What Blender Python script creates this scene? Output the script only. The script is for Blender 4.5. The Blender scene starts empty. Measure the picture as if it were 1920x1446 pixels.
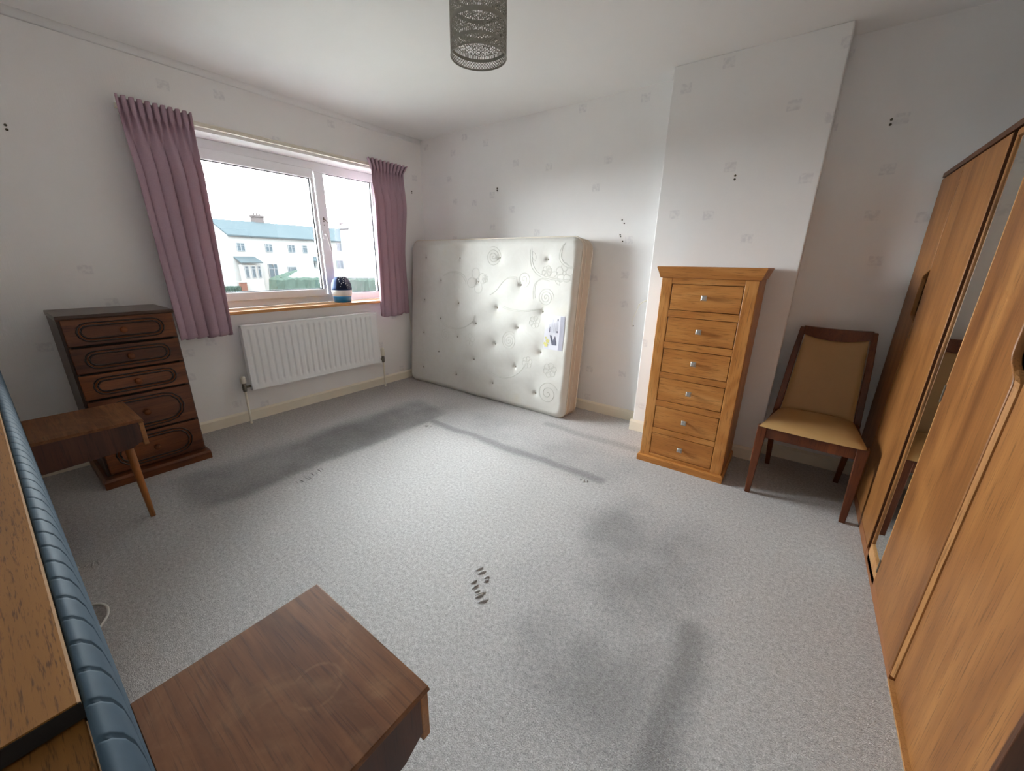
import bpy, bmesh, math, random
from mathutils import Vector, Matrix

S = bpy.context.scene
COL = S.collection
random.seed(7)

# ------------------------------------------------------------------ camera
cam_d = bpy.data.cameras.new('camera')
cam = bpy.data.objects.new('camera', cam_d)
COL.objects.link(cam)
S.camera = cam
yaw, pitch, roll = 2.2002, -0.3074, 0.0159
fwd = Vector((math.cos(pitch) * math.cos(yaw), math.cos(pitch) * math.sin(yaw), math.sin(pitch)))
rgt = Vector((math.sin(yaw), -math.cos(yaw), 0))
upv = rgt.cross(fwd)
r2 = rgt * math.cos(roll) + upv * math.sin(roll)
u2 = upv * math.cos(roll) - rgt * math.sin(roll)
mw = Matrix((r2, u2, -fwd)).transposed().to_4x4()
mw.translation = Vector((3.4127, -3.0378, 1.2489))
cam.matrix_world = mw
cam_d.sensor_fit = 'HORIZONTAL'
cam_d.sensor_width = 36.0
cam_d.lens = 36.0 * 726.76 / 1920.0
cam_d.clip_start = 0.01
cam_d.clip_end = 400

# ------------------------------------------------------------------ sky and exposure
w = bpy.data.worlds.new('sky')
S.world = w
w.use_nodes = True
bgn = w.node_tree.nodes['Background']
bgn.inputs[0].default_value = (0.945, 0.972, 1.0, 1)
bgn.inputs[1].default_value = 1.0
# a light portal in the window opening: it gives no light of its own, it only guides sampling of the sky
pl = bpy.data.lights.new('window_portal', 'AREA')
pl.shape = 'RECTANGLE'
pl.size = 1.60
pl.size_y = 1.10
pl.cycles.is_portal = True
po = bpy.data.objects.new('window_portal', pl)
po.location = (-0.30, -1.24, 1.46)
po.rotation_euler = (0, -math.pi / 2, 0)
po['kind'] = 'structure'
COL.objects.link(po)
S.view_settings.view_transform = 'Standard'
S.view_settings.look = 'None'
S.view_settings.gamma = 1.0
S.view_settings.use_curve_mapping = False
S.view_settings.exposure = 5.95
S.cycles.diffuse_bounces = 8
S.cycles.max_bounces = 14
S.cycles.sample_clamp_indirect = 10

# ------------------------------------------------------------------ node helpers
def lin(r, g, b):
    f = lambda c: ((c / 255 + 0.055) / 1.055) ** 2.4 if c > 10 else c / 255 / 12.92
    return (f(r), f(g), f(b), 1)

class N:
    def __init__(s, name):
        s.m = bpy.data.materials.new(name)
        s.m.use_nodes = True
        s.t = s.m.node_tree
        s.b = s.t.nodes['Principled BSDF']
        s.out = s.t.nodes['Material Output']
    def n(s, typ, **kw):
        x = s.t.nodes.new(typ)
        for k, v in kw.items():
            if k[0] == 'i' and k[1:].isdigit():
                s.set(x.inputs[int(k[1:])], v)
            elif k.startswith('in_'):
                s.set(x.inputs[k[3:]], v)
            else:
                setattr(x, k, v)
        return x
    def set(s, sock, v):
        if isinstance(v, bpy.types.NodeSocket):
            s.t.links.new(v, sock)
        else:
            sock.default_value = v
    def math(s, op, a, b=0.0, c=None):
        x = s.n('ShaderNodeMath', operation=op)
        s.set(x.inputs[0], a)
        s.set(x.inputs[1], b)
        if c is not None:
            s.set(x.inputs[2], c)
        return x.outputs[0]
    def vmath(s, op, a, b=None, scale=None):
        x = s.n('ShaderNodeVectorMath', operation=op)
        s.set(x.inputs[0], a)
        if b is not None:
            s.set(x.inputs[1], b)
        if scale is not None:
            s.set(x.inputs['Scale'], scale)
        return x.outputs[0]
    def mix(s, f, a, b, blend='MIX'):
        x = s.n('ShaderNodeMix', data_type='RGBA', blend_type=blend)
        s.set(x.inputs[0], f)
        s.set(x.inputs[6], a)
        s.set(x.inputs[7], b)
        return x.outputs[2]
    def ramp(s, f, stops):
        x = s.n('ShaderNodeValToRGB')
        e = x.color_ramp.elements
        e[0].position, e[0].color = stops[0]
        e[1].position, e[1].color = stops[-1]
        for p, c in stops[1:-1]:
            q = e.new(p)
            q.color = c
        s.set(x.inputs[0], f)
        return x.outputs[0]
    def noise(s, vec, scale, detail=2.0, rough=0.5, dist=0.0):
        x = s.n('ShaderNodeTexNoise')
        s.set(x.inputs['Vector'], vec)
        x.inputs['Scale'].default_value = scale
        x.inputs['Detail'].default_value = detail
        x.inputs['Roughness'].default_value = rough
        x.inputs['Distortion'].default_value = dist
        return x.outputs[0]
    def obj(s):
        return s.n('ShaderNodeTexCoord').outputs['Object']
    def scaled(s, vec, sc):
        x = s.n('ShaderNodeMapping')
        s.set(x.inputs[0], vec)
        x.inputs['Scale'].default_value = sc
        return x.outputs[0]
    def smooth(s, v, a, b):
        x = s.n('ShaderNodeMapRange', interpolation_type='SMOOTHSTEP')
        s.set(x.inputs[0], v)
        x.inputs[1].default_value = a
        x.inputs[2].default_value = b
        return x.outputs[0]
    def bump(s, h, strength, dist=0.002, normal=None):
        x = s.n('ShaderNodeBump')
        x.inputs['Strength'].default_value = strength
        x.inputs['Distance'].default_value = dist
        s.set(x.inputs['Height'], h)
        if normal is not None:
            s.set(x.inputs['Normal'], normal)
        s.set(s.b.inputs['Normal'], x.outputs[0])
        return x.outputs[0]
    def done(s, col=None, rough=0.5, metal=0.0, spec=0.5):
        if col is not None:
            s.set(s.b.inputs['Base Color'], col)
        s.set(s.b.inputs['Roughness'], rough)
        s.b.inputs['Metallic'].default_value = metal
        s.b.inputs['Specular IOR Level'].default_value = spec
        return s.m

def plain(name, col, rough=0.5, metal=0.0, spec=0.5, var=0.06, scale=30):
    k = N(name)
    f = k.noise(k.obj(), scale, 3)
    dk = tuple(c * (1 - var) for c in col[:3]) + (1,)
    lt = tuple(min(1, c * (1 + var)) for c in col[:3]) + (1,)
    return k.done(k.mix(f, dk, lt), rough, metal, spec)

def wood(name, dark, mid, light, axis='Z', figure=1.0, fine=1.0, rough=0.42, across=11.0, pore=0.5, spec=0.4, flen=9, fac=230):
    k = N(name)
    ax = 'XYZ'.index(axis)
    rnd = k.n('ShaderNodeObjectInfo').outputs['Random']
    off = k.vmath('SCALE', (13.1, 7.7, 17.3), scale=rnd)
    p = k.vmath('ADD', k.obj(), off)
    def sc(al, ac):
        v = [ac, ac, ac]
        v[ax] = al
        return tuple(v)
    big = k.noise(k.scaled(p, sc(0.9, across * 0.45)), 1.0, 3, 0.55, 0.8)
    strip = k.noise(k.scaled(p, sc(0.55, across * 2.6)), 1.0, 4, 0.6, 0.4)
    wv = k.n('ShaderNodeTexNoise')
    k.set(wv.inputs['Vector'], k.scaled(p, sc(1.3, across * 0.35)))
    wv.inputs['Scale'].default_value = 1.0
    wv.inputs['Detail'].default_value = 1.0
    rings = k.math('SINE', k.math('MULTIPLY', wv.outputs[0], 62.0 * figure))
    rings = k.math('MULTIPLY_ADD', rings, 0.5, 0.5)
    pores = k.noise(k.scaled(p, sc(flen * fine, fac * fine)), 1.0, 2, 0.6)
    pores = k.smooth(pores, 0.52, 0.72)
    f = k.math('ADD', k.math('MULTIPLY', big, 0.55), k.math('MULTIPLY', strip, 0.45))
    f = k.math('ADD', k.math('MULTIPLY_ADD', k.math('SUBTRACT', f, 0.5), 1.7, 0.5), k.math('MULTIPLY', k.math('SUBTRACT', rings, 0.5), 0.22 * figure))
    c = k.ramp(f, [(0.15, dark), (0.5, mid), (0.85, light)])
    dk = tuple(x * 0.45 for x in dark[:3]) + (1,)
    c = k.mix(k.math('MULTIPLY', pores, pore), c, dk)
    k.bump(pores, 0.12, 0.0006)
    return k.done(c, rough, 0, spec)

# ------------------------------------------------------------------ mesh helpers
class G:
    """collects shapes in world metres; build() links them as one object relative to its root"""
    def __init__(s):
        s.v = []
        s.f = []
    def add(s, vs, fs):
        o = len(s.v)
        s.v += [tuple(x) for x in vs]
        s.f += [tuple(i + o for i in f) for f in fs]
        return s
    def box(s, x0, x1, y0, y1, z0, z1):
        return s.hexa([(x0, y0, z0), (x1, y0, z0), (x1, y1, z0), (x0, y1, z0), (x0, y0, z1), (x1, y0, z1), (x1, y1, z1), (x0, y1, z1)])
    def hexa(s, p):
        return s.add(p, [(0, 3, 2, 1), (4, 5, 6, 7), (0, 1, 5, 4), (1, 2, 6, 5), (2, 3, 7, 6), (3, 0, 4, 7)])
    def prism(s, poly, axis, a, b):
        """poly: 2-D outline in the two other axes (order xyz); extruded from a to b along axis"""
        def mk(p, t):
            q = list(p)
            q.insert('XYZ'.index(axis), t)
            return q
        n = len(poly)
        vs = [mk(p, a) for p in poly] + [mk(p, b) for p in poly]
        fs = [tuple(range(n))[::-1], tuple(range(n, 2 * n))]
        fs += [(i, (i + 1) % n, n + (i + 1) % n, n + i) for i in range(n)]
        return s.add(vs, fs)
    def lathe(s, prof, c, seg=32, axis='Z', cap=True):
        vs, fs = [], []
        for r, h in prof:
            for k in range(seg):
                t = 2 * math.pi * k / seg
                a, b = r * math.cos(t), r * math.sin(t)
                if axis == 'Z':
                    vs.append((c[0] + a, c[1] + b, c[2] + h))
                elif axis == 'Y':
                    vs.append((c[0] + a, c[1] + h, c[2] + b))
                else:
                    vs.append((c[0] + h, c[1] + a, c[2] + b))
        for i in range(len(prof) - 1):
            for k in range(seg):
                k2 = (k + 1) % seg
                fs.append((i * seg + k, i * seg + k2, (i + 1) * seg + k2, (i + 1) * seg + k))
        if cap:
            fs.append(tuple(range(seg))[::-1])
            fs.append(tuple((len(prof) - 1) * seg + k for k in range(seg)))
        return s.add(vs, fs)
    def tube(s, pts, r, seg=8, closed=False, flat=1.0, nrm=None):
        pts = [Vector(p) for p in pts]
        n = len(pts)
        vs, fs = [], []
        for i, p in enumerate(pts):
            a = pts[(i - 1) % n] if (closed or i > 0) else p
            b = pts[(i + 1) % n] if (closed or i < n - 1) else p
            t = (b - a).normalized()
            if nrm is not None:
                e1 = Vector(nrm)
            else:
                ref = Vector((0, 0, 1)) if abs(t.z) < 0.9 else Vector((1, 0, 0))
                e1 = t.cross(ref).normalized()
            e2 = t.cross(e1).normalized()
            rr = r[i] if isinstance(r, (list, tuple)) else r
            for k in range(seg):
                q = 2 * math.pi * k / seg
                vs.append(p + e1 * (rr * flat * math.cos(q)) + e2 * (rr * math.sin(q)))
        m = n if closed else n - 1
        for i in range(m):
            j = (i + 1) % n
            for k in range(seg):
                k2 = (k + 1) % seg
                fs.append((i * seg + k, i * seg + k2, j * seg + k2, j * seg + k))
        if not closed:
            fs.append(tuple(range(seg))[::-1])
            fs.append(tuple((n - 1) * seg + k for k in range(seg)))
        return s.add(vs, fs)
    def grid(s, fn, nu, nv, closed_u=False):
        vs = [fn(i / nu, j / nv) for j in range(nv + 1) for i in range(nu + (0 if closed_u else 1))]
        w_ = nu if closed_u else nu + 1
        fs = []
        for j in range(nv):
            for i in range(nu):
                i2 = (i + 1) % w_
                fs.append((j * w_ + i, j * w_ + i2, (j + 1) * w_ + i2, (j + 1) * w_ + i))
        return s.add(vs, fs)
    def build(s, name, mat, root=None, bevel=0.0, smooth=False, seg=2, angle=40, solid=0.0, sub=0):
        me = bpy.data.meshes.new(name)
        inv = root_inv(root)
        me.from_pydata([inv @ Vector(v) for v in s.v], [], s.f)
        bm = bmesh.new()
        bm.from_mesh(me)
        bmesh.ops.recalc_face_normals(bm, faces=bm.faces)
        bm.to_mesh(me)
        bm.free()
        me.materials.append(mat)
        o = bpy.data.objects.new(name, me)
        COL.objects.link(o)
        if root is not None:
            o.parent = root
        if solid:
            d = o.modifiers.new('solid', 'SOLIDIFY')
            d.thickness = solid
            d.offset = 0
        if sub:
            d = o.modifiers.new('sub', 'SUBSURF')
            d.levels = d.render_levels = sub
        if bevel:
            d = o.modifiers.new('bevel', 'BEVEL')
            d.width = bevel
            d.segments = seg
            d.limit_method = 'ANGLE'
            d.angle_limit = math.radians(angle)
        if smooth or bevel:
            for p in me.polygons:
                p.use_smooth = True
            if not smooth:
                me.set_sharp_from_angle(angle=math.radians(35)) if hasattr(me, 'set_sharp_from_angle') else None
        return o

RM = {}
def root_inv(root):
    m = Matrix.Identity(4)
    while root is not None:
        m = m @ RM.get(root.name, Matrix.Identity(4)).inverted() if root.parent is None else m
        root = root.parent
    return m

def thing(name, label, cat, loc, rotz=0.0, group=None, rot=None):
    o = bpy.data.objects.new(name, None)
    o.empty_display_size = 0.1
    COL.objects.link(o)
    o.location = loc
    o.rotation_euler = rot if rot else (0, 0, rotz)
    RM[o.name] = Matrix.Translation(loc) @ o.rotation_euler.to_matrix().to_4x4()
    o['label'] = label
    o['category'] = cat
    if group:
        o['group'] = group
    return o

def tag(o, label, cat, group=None):
    o['label'] = label
    o['category'] = cat
    if group:
        o['group'] = group
    return o

def struct(o):
    o['kind'] = 'structure'
    return o

def lerp(a, b, t):
    return a + (b - a) * t

def sstep(a, b, x):
    t = max(0, min(1, (x - a) / (b - a)))
    return t * t * (3 - 2 * t)

# ------------------------------------------------------------------ materials
def wallpaper(name, plane):
    k = N(name)
    sep = k.n('ShaderNodeSeparateXYZ')
    k.set(sep.inputs[0], k.obj())
    u = sep.outputs[1] if plane == 'x' else sep.outputs[0]
    z = sep.outputs[2]
    cell = 0.27
    cu = k.math('DIVIDE', u, cell)
    cz = k.math('DIVIDE', z, cell)
    fu, fz = k.math('FLOOR', cu), k.math('FLOOR', cz)
    cmb = k.n('ShaderNodeCombineXYZ', i0=fu, i1=fz, i2=3.0 if plane == 'x' else 8.0)
    wn = k.n('ShaderNodeTexWhiteNoise', noise_dimensions='3D')
    k.set(wn.inputs['Vector'], cmb.outputs[0])
    sc = k.n('ShaderNodeSeparateColor')
    k.set(sc.inputs[0], wn.outputs['Color'])
    lu = k.math('ABSOLUTE', k.math('SUBTRACT', k.math('SUBTRACT', cu, fu), k.math('MULTIPLY_ADD', sc.outputs[0], 0.6, 0.2)))
    lz = k.math('ABSOLUTE', k.math('SUBTRACT', k.math('SUBTRACT', cz, fz), k.math('MULTIPLY_ADD', sc.outputs[1], 0.6, 0.2)))
    mu = k.math('SUBTRACT', 1.0, k.smooth(lu, 0.105, 0.125))
    mz = k.math('SUBTRACT', 1.0, k.smooth(lz, 0.085, 0.105))
    has = k.math('GREATER_THAN', sc.outputs[2], 0.55)
    strength = k.math('MULTIPLY', k.math('MULTIPLY', mu, mz), has)
    blot = k.smooth(k.noise(k.obj(), 45, 2), 0.35, 0.65)
    strength = k.math('MULTIPLY', strength, k.math('MULTIPLY_ADD', blot, 0.22, 0.03))
    dirt = k.noise(k.obj(), 2.2, 4, 0.6)
    base = k.mix(dirt, (0.84, 0.83, 0.825, 1), (0.90, 0.89, 0.88, 1))
    col = k.mix(strength, base, (0.43, 0.42, 0.47, 1))
    rib = k.noise(k.scaled(k.obj(), (230, 230, 7)), 1.0, 2)
    k.bump(rib, 0.35, 0.0012)
    return k.done(col, 0.75, 0, 0.25)

M_WALLX = wallpaper('wallpaper_window_side', 'x')
M_WALLY = wallpaper('wallpaper_chimney_side', 'y')
M_CEIL = plain('ceiling_paint', (0.89, 0.89, 0.885, 1), 0.85, spec=0.2, var=0.015, scale=6)
M_SKIRT = plain('cream_gloss_paint', (0.86, 0.80, 0.67, 1), 0.35, var=0.04, scale=9)
M_UPVC = plain('white_upvc', (0.80, 0.81, 0.82, 1), 0.3, var=0.02)
M_GASKET = plain('dark_gasket', (0.05, 0.05, 0.06, 1), 0.6)
M_CREAM = plain('cream_plastic', (0.80, 0.76, 0.65, 1), 0.4, var=0.04)
M_RAD = plain('white_radiator_enamel', (0.88, 0.89, 0.90, 1), 0.32, var=0.02)
M_BRASS = plain('dull_valve_metal', (0.20, 0.18, 0.15, 1), 0.35, 0.8)
M_PEWTER = plain('brushed_pewter', (0.52, 0.51, 0.49, 1), 0.38, 0.9, var=0.12, scale=120)
M_DARK = plain('gap_shade_black', (0.012, 0.009, 0.007, 1), 0.8)  # black that stands in for shade in gaps and on the board end
M_HOLE = plain('dark_wall_plug', (0.06, 0.05, 0.03, 1), 0.8)

OAK = (lin(152, 90, 36), lin(188, 124, 60), lin(212, 152, 86))
M_OAK_V = wood('oak_upright', *OAK, axis='Z', figure=0.9, pore=0.55, flen=14, fac=260)
M_OAK_H = wood('oak_across', *OAK, axis='X', figure=0.65, pore=0.55, flen=14, fac=260)
MAH = (lin(60, 30, 14), lin(104, 57, 29), lin(140, 82, 43))
M_MAH_H = wood('dark_mahogany_across', *MAH, axis='Y', figure=0.6, rough=0.35)
M_MAH_V = wood('dark_mahogany_upright', lin(58, 40, 31), lin(74, 53, 41), lin(88, 66, 52), axis='Z', figure=0.5, rough=0.4)
M_MAH_T = wood('dark_mahogany_top', lin(58, 42, 34), lin(78, 58, 48), lin(92, 72, 60), axis='Y', figure=0.5, rough=0.3)
M_MOULD = plain('near_black_moulding', lin(40, 24, 15), 0.35)
M_KNOB = wood('turned_knob_wood', lin(84, 42, 20), lin(120, 66, 32), lin(140, 82, 44), axis='Y', figure=0.3, rough=0.25)
TEAK = (lin(104, 61, 28), lin(141, 91, 46), lin(166, 114, 62))
M_TEAK = wood('teak_upright', *TEAK, axis='Z', figure=0.5, across=9, rough=0.45, pore=0.6)
M_TEAK_EDGE = wood('teak_lipping', lin(158, 108, 60), lin(186, 134, 82), lin(200, 150, 98), axis='Z', figure=0.2)
M_TEAK_H = wood('teak_across', lin(112, 66, 36), lin(140, 86, 48), lin(158, 102, 60), axis='Y', figure=0.4, across=7)
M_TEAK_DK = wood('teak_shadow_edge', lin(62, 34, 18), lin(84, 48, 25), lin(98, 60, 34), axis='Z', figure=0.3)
M_HB = wood('veneered_headboard', lin(112, 72, 30), lin(148, 99, 42), lin(172, 121, 58), axis='X', figure=0.3, across=9, rough=0.6, pore=0.75, flen=46, fac=620)
M_HB_EDGE = plain('pale_worn_lipping', lin(206, 170, 132), 0.5, var=0.15, scale=60)
M_CHAIRW = wood('chair_hardwood', lin(58, 27, 13), lin(94, 47, 22), lin(124, 66, 33), axis='Z', figure=0.3, rough=0.3)
M_LEG = wood('beech_leg', lin(150, 92, 44), lin(176, 114, 60), lin(190, 130, 74), axis='Z', figure=0.2)
M_SILL = wood('varnished_sill', lin(168, 112, 58), lin(192, 138, 82), lin(206, 156, 100), axis='Y', figure=0.3, rough=0.28, pore=0.3)

def bedside_top():
    k = N('worn_bedside_veneer')
    p = k.obj()
    c0 = wood('tmp', lin(84, 44, 25), lin(112, 64, 38), lin(132, 82, 52), axis='Y', figure=0.45, across=8, pore=0.5)
    bpy.data.materials.remove(c0)
    g1 = k.noise(k.scaled(p, (1.6, 26, 26)), 1.0, 4, 0.6, 0.6)
    g2 = k.smooth(k.noise(k.scaled(p, (12, 300, 300)), 1.0, 2), 0.5, 0.72)
    c = k.ramp(g1, [(0.25, lin(88, 52, 29)), (0.5, lin(118, 73, 42)), (0.8, lin(142, 94, 58))])
    c = k.mix(k.math('MULTIPLY', g2, 0.45), c, lin(64, 38, 24))
    worn = k.smooth(k.noise(p, 6.5, 5, 0.62, 0.6), 0.48, 0.76)
    c = k.mix(k.math('MULTIPLY', worn, 0.30), c, lin(176, 138, 102))
    # faint drink ring
    sep = k.n('ShaderNodeSeparateXYZ')
    k.set(sep.inputs[0], p)
    dx = k.math('SUBTRACT', sep.outputs[0], 0.03)
    dy = k.math('SUBTRACT', sep.outputs[1], 0.035)
    d = k.math('SQRT', k.math('ADD', k.math('MULTIPLY', dx, dx), k.math('MULTIPLY', dy, dy)))
    ring = k.math('SUBTRACT', 1.0, k.smooth(k.math('ABSOLUTE', k.math('SUBTRACT', d, 0.038)), 0.001, 0.004))
    brk = k.smooth(k.noise(p, 28, 2), 0.45, 0.6)
    c = k.mix(k.math('MULTIPLY', k.math('MULTIPLY', ring, brk), 0.16), c, lin(170, 130, 90))
    k.bump(g2, 0.1, 0.0005)
    rough = k.math('MULTIPLY_ADD', worn, 0.10, 0.56)
    return k.done(c, rough, 0, 0.22)
M_BED_TOP = bedside_top()
M_BED_SIDE = wood('bedside_side_veneer', lin(58, 30, 17), lin(84, 45, 26), lin(100, 58, 34), axis='Z', figure=0.4)
M_BED_EDGE = wood('bedside_drawer_front', lin(128, 80, 38), lin(152, 100, 52), lin(170, 118, 64), axis='X', figure=0.3)

def carpet():
    k = N('grey_twist_carpet')
    p = k.obj()
    sep = k.n('ShaderNodeSeparateXYZ')
    wob = k.noise(p, 5.0, 3, 0.6)
    wobv = k.vmath('SCALE', k.vmath('SUBTRACT', k.n('ShaderNodeTexNoise', in_Vector=p, in_Scale=4.0).outputs['Color'], (0.5, 0.5, 0.5)), scale=0.09)
    k.set(sep.inputs[0], k.vmath('ADD', p, wobv))
    x, y = sep.outputs[0], sep.outputs[1]
    def rect(x0, x1, y0, y1, s0=0.05, sx1=None, sy1=None):
        a = k.smooth(x, x0 - s0, x0 + s0)
        b = k.math('SUBTRACT', 1.0, k.smooth(x, x1 - (sx1 or s0), x1 + (sx1 or s0)))
        c = k.smooth(y, y0 - s0, y0 + s0)
        d = k.math('SUBTRACT', 1.0, k.smooth(y, y1 - (sy1 or s0), y1 + (sy1 or s0)))
        return k.math('MULTIPLY', k.math('MULTIPLY', a, b), k.math('MULTIPLY', c, d))
    patch = k.smooth(k.noise(p, 1.7, 4, 0.6), 0.35, 0.7)
    # pile fleck
    f1 = k.noise(p, 230, 3, 0.7)
    f2 = k.noise(p, 70, 3, 0.6)
    fl = k.math('ADD', k.math('MULTIPLY', f1, 0.65), k.math('MULTIPLY', f2, 0.35))
    fl = k.math('MULTIPLY_ADD', k.math('SUBTRACT', fl, 0.5), 2.3, 0.5)
    fleck = k.ramp(fl, [(0.08, (0.25, 0.245, 0.245, 1)), (0.5, (0.51, 0.50, 0.495, 1)), (0.92, (0.77, 0.76, 0.755, 1))])
    bed = rect(1.17, 2.62, -3.4, -1.12, 0.045, 0.16, 0.04)
    bright = k.mix(k.math('MULTIPLY', bed, 0.55), (1, 1, 1, 1), (1.06, 1.06, 1.05, 1))
    c = k.mix(1.0, fleck, bright, 'MULTIPLY')
    # soiled bands: beside the bed, at its foot, and the walked strip by the wardrobe
    side = k.math('MULTIPLY', rect(0.66, 1.14, -2.62, -0.80, 0.10, 0.045), k.math('MULTIPLY_ADD', patch, 0.30, 0.34))
    foot = k.math('MULTIPLY', rect(1.10, 2.66, -1.085, -1.00, 0.035), 0.52)
    foot2 = k.math('MULTIPLY', rect(0.9, 2.75, -1.10, -0.62, 0.15), k.math('MULTIPLY_ADD', patch, 0.22, 0.10))
    foot3 = k.math('MULTIPLY', rect(1.9, 2.75, -0.56, -0.48, 0.04), 0.30)
    wk = k.math('MULTIPLY', rect(2.70, 3.30, -2.35, -1.15, 0.17), k.math('MULTIPLY_ADD', patch, 0.42, 0.04))
    streak = k.math('MULTIPLY', rect(3.275, 3.385, -2.6, -1.76, 0.05), 0.50)
    dirty = k.math('MAXIMUM', k.math('MAXIMUM', side, foot), k.math('MAXIMUM', k.math('MAXIMUM', foot2, foot3), k.math('MAXIMUM', wk, streak)))
    c = k.mix(dirty, c, (0.10, 0.10, 0.105, 1))
    wall = k.math('MULTIPLY', k.math('SUBTRACT', 1.0, k.smooth(x, 0.35, 0.75)), 0.35)
    c = k.mix(wall, c, k.mix(1.0, fleck, (0.80, 0.70, 0.62, 1), 'MULTIPLY'))
    h = k.math('ADD', k.noise(p, 260, 2, 0.7), k.math('MULTIPLY', k.noise(p, 60, 2), 0.5))
    k.bump(h, 0.9, 0.004)
    return k.done(c, 0.95, 0, 0.1)
M_CARPET = carpet()

def curtain_mat():
    k = N('mauve_lined_curtain')
    p = k.obj()
    wv = k.noise(k.scaled(p, (500, 500, 90)), 1.0, 2)
    wv2 = k.noise(k.scaled(p, (60, 60, 500)), 1.0, 2)
    f = k.math('ADD', k.math('MULTIPLY', wv, 0.5), k.math('MULTIPLY', wv2, 0.5))
    c = k.mix(f, lin(168, 140, 153), lin(200, 174, 187))
    d = k.n('ShaderNodeBsdfDiffuse')
    k.set(d.inputs[0], c)
    t = k.n('ShaderNodeBsdfTranslucent')
    t.inputs[0].default_value = lin(178, 100, 96)
    m = k.n('ShaderNodeMixShader')
    m.inputs[0].default_value = 0.11
    k.t.links.new(d.outputs[0], m.inputs[1])
    k.t.links.new(t.outputs[0], m.inputs[2])
    k.t.links.new(m.outputs[0], k.out.inputs[0])
    return k.m
M_CURT = curtain_mat()

def glass_mat():
    k = N('window_glass')
    t = k.n('ShaderNodeBsdfTransparent')
    t.inputs[0].default_value = (0.96, 0.985, 0.98, 1)
    g = k.n('ShaderNodeBsdfGlossy')
    g.inputs['Roughness'].default_value = 0.02
    fr = k.n('ShaderNodeFresnel')
    fr.inputs[0].default_value = 1.45
    m = k.n('ShaderNodeMixShader')
    k.t.links.new(fr.outputs[0], m.inputs[0])
    k.t.links.new(t.outputs[0], m.inputs[1])
    k.t.links.new(g.outputs[0], m.inputs[2])
    k.t.links.new(m.outputs[0], k.out.inputs[0])
    return k.m
M_GLASS = glass_mat()
M_MIRROR = plain('mirror_silver', (0.80, 0.86, 0.84, 1), 0.02, 1.0, var=0.01)

def mattress_mat():
    k = N('cream_mattress_damask')
    p = k.obj()
    sw = k.n('ShaderNodeTexNoise', in_Vector=p, in_Scale=9.0, in_Detail=2.0, in_Distortion=2.2).outputs[0]
    st = k.smooth(k.noise(p, 3.1, 3, 0.6), 0.58, 0.80)
    c = k.mix(sw, (0.66, 0.64, 0.59, 1), (0.73, 0.715, 0.675, 1))
    c = k.mix(k.math('MULTIPLY', st, 0.35), c, (0.68, 0.60, 0.44, 1))
    h = k.noise(p, 300, 2)
    k.bump(h, 0.25, 0.001)
    return k.done(c, 0.7, 0, 0.25)
M_MAT = mattress_mat()
M_MAT_SIDE = plain('beige_mattress_border', (0.52, 0.42, 0.33, 1), 0.75, spec=0.2)
M_MAT_PIPE = plain('ivory_piping', (0.70, 0.63, 0.53, 1), 0.6)
M_EMB = plain('pale_embroidery', (0.63, 0.615, 0.56, 1), 0.6)
M_TUFT = plain('tuft_thread', (0.36, 0.33, 0.28, 1), 0.8)
M_LBL = plain('lilac_white_label', (0.74, 0.73, 0.79, 1), 0.5)
M_LBL_G = plain('grey_label_band', (0.42, 0.41, 0.48, 1), 0.5)
M_LBL_D = plain('dark_label_print', (0.14, 0.14, 0.19, 1), 0.5)
M_LBL_Y = plain('yellow_label_print', (0.72, 0.66, 0.24, 1), 0.5)
M_PAD = plain('teal_velvet', lin(54, 76, 92), 0.7, var=0.15, scale=20, spec=0.3)
M_VINYL = plain('tan_vinyl', lin(176, 140, 90), 0.42, var=0.06, scale=14)
M_SHADE = plain('pewter_filigree', lin(152, 150, 140), 0.55, 0.0, var=0.15, scale=70)
M_WHITE = plain('white_plastic', (0.80, 0.80, 0.80, 1), 0.3)
M_NAVY = plain('navy_gloss_plastic', lin(40, 76, 128), 0.5, spec=0.25)
M_NAVYD = plain('dark_navy_grille', lin(24, 32, 60), 0.6, spec=0.2)
M_BLUE = plain('bright_blue_plastic', lin(10, 122, 178), 0.3)
M_CORD = plain('white_flex', (0.80, 0.80, 0.76, 1), 0.45)
# outdoors
M_RENDER = plain('white_render', (0.052, 0.052, 0.051, 1), 0.9, var=0.04, scale=1, spec=0)
def tiles_mat():
    k = N('grey_roof_tiles')
    sep = k.n('ShaderNodeSeparateXYZ')
    k.set(sep.inputs[0], k.obj())
    s_ = k.math('FRACT', k.math('MULTIPLY', sep.outputs[2], 6.0))
    f = k.math('ADD', k.math('MULTIPLY', s_, 0.5), k.math('MULTIPLY', k.noise(k.obj(), 2.5, 3), 0.5))
    return k.done(k.mix(f, (0.0085, 0.0118, 0.0135, 1), (0.0145, 0.0178, 0.0195, 1)), 0.9, 0, 0.0)
M_TILE = tiles_mat()
M_CHIM = plain('weathered_chimney', (0.019, 0.0165, 0.0165, 1), 0.9, var=0.2, scale=3, spec=0)
M_PANE = plain('house_window_glass', (0.011, 0.015, 0.018, 1), 0.5, spec=0.05)
M_HWFR = plain('house_window_frame', (0.034, 0.036, 0.038, 1), 0.6, spec=0)
M_BRICK = plain('red_brick', (0.024, 0.0125, 0.010, 1), 0.9, var=0.25, scale=8, spec=0)
M_HEDGE = plain('clipped_hedge_green', (0.0078, 0.0112, 0.0095, 1), 0.9, var=0.5, scale=7, spec=0)
M_GROUND = plain('pale_street', (0.045, 0.045, 0.044, 1), 0.9, var=0.1, scale=0.5, spec=0)
M_BOUNCE = plain('bounce_paving', (0.13, 0.13, 0.12, 1), 0.9, var=0.15, scale=1.5, spec=0)  # unseen ground, tone set to bounce daylight onto the ceiling
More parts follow.
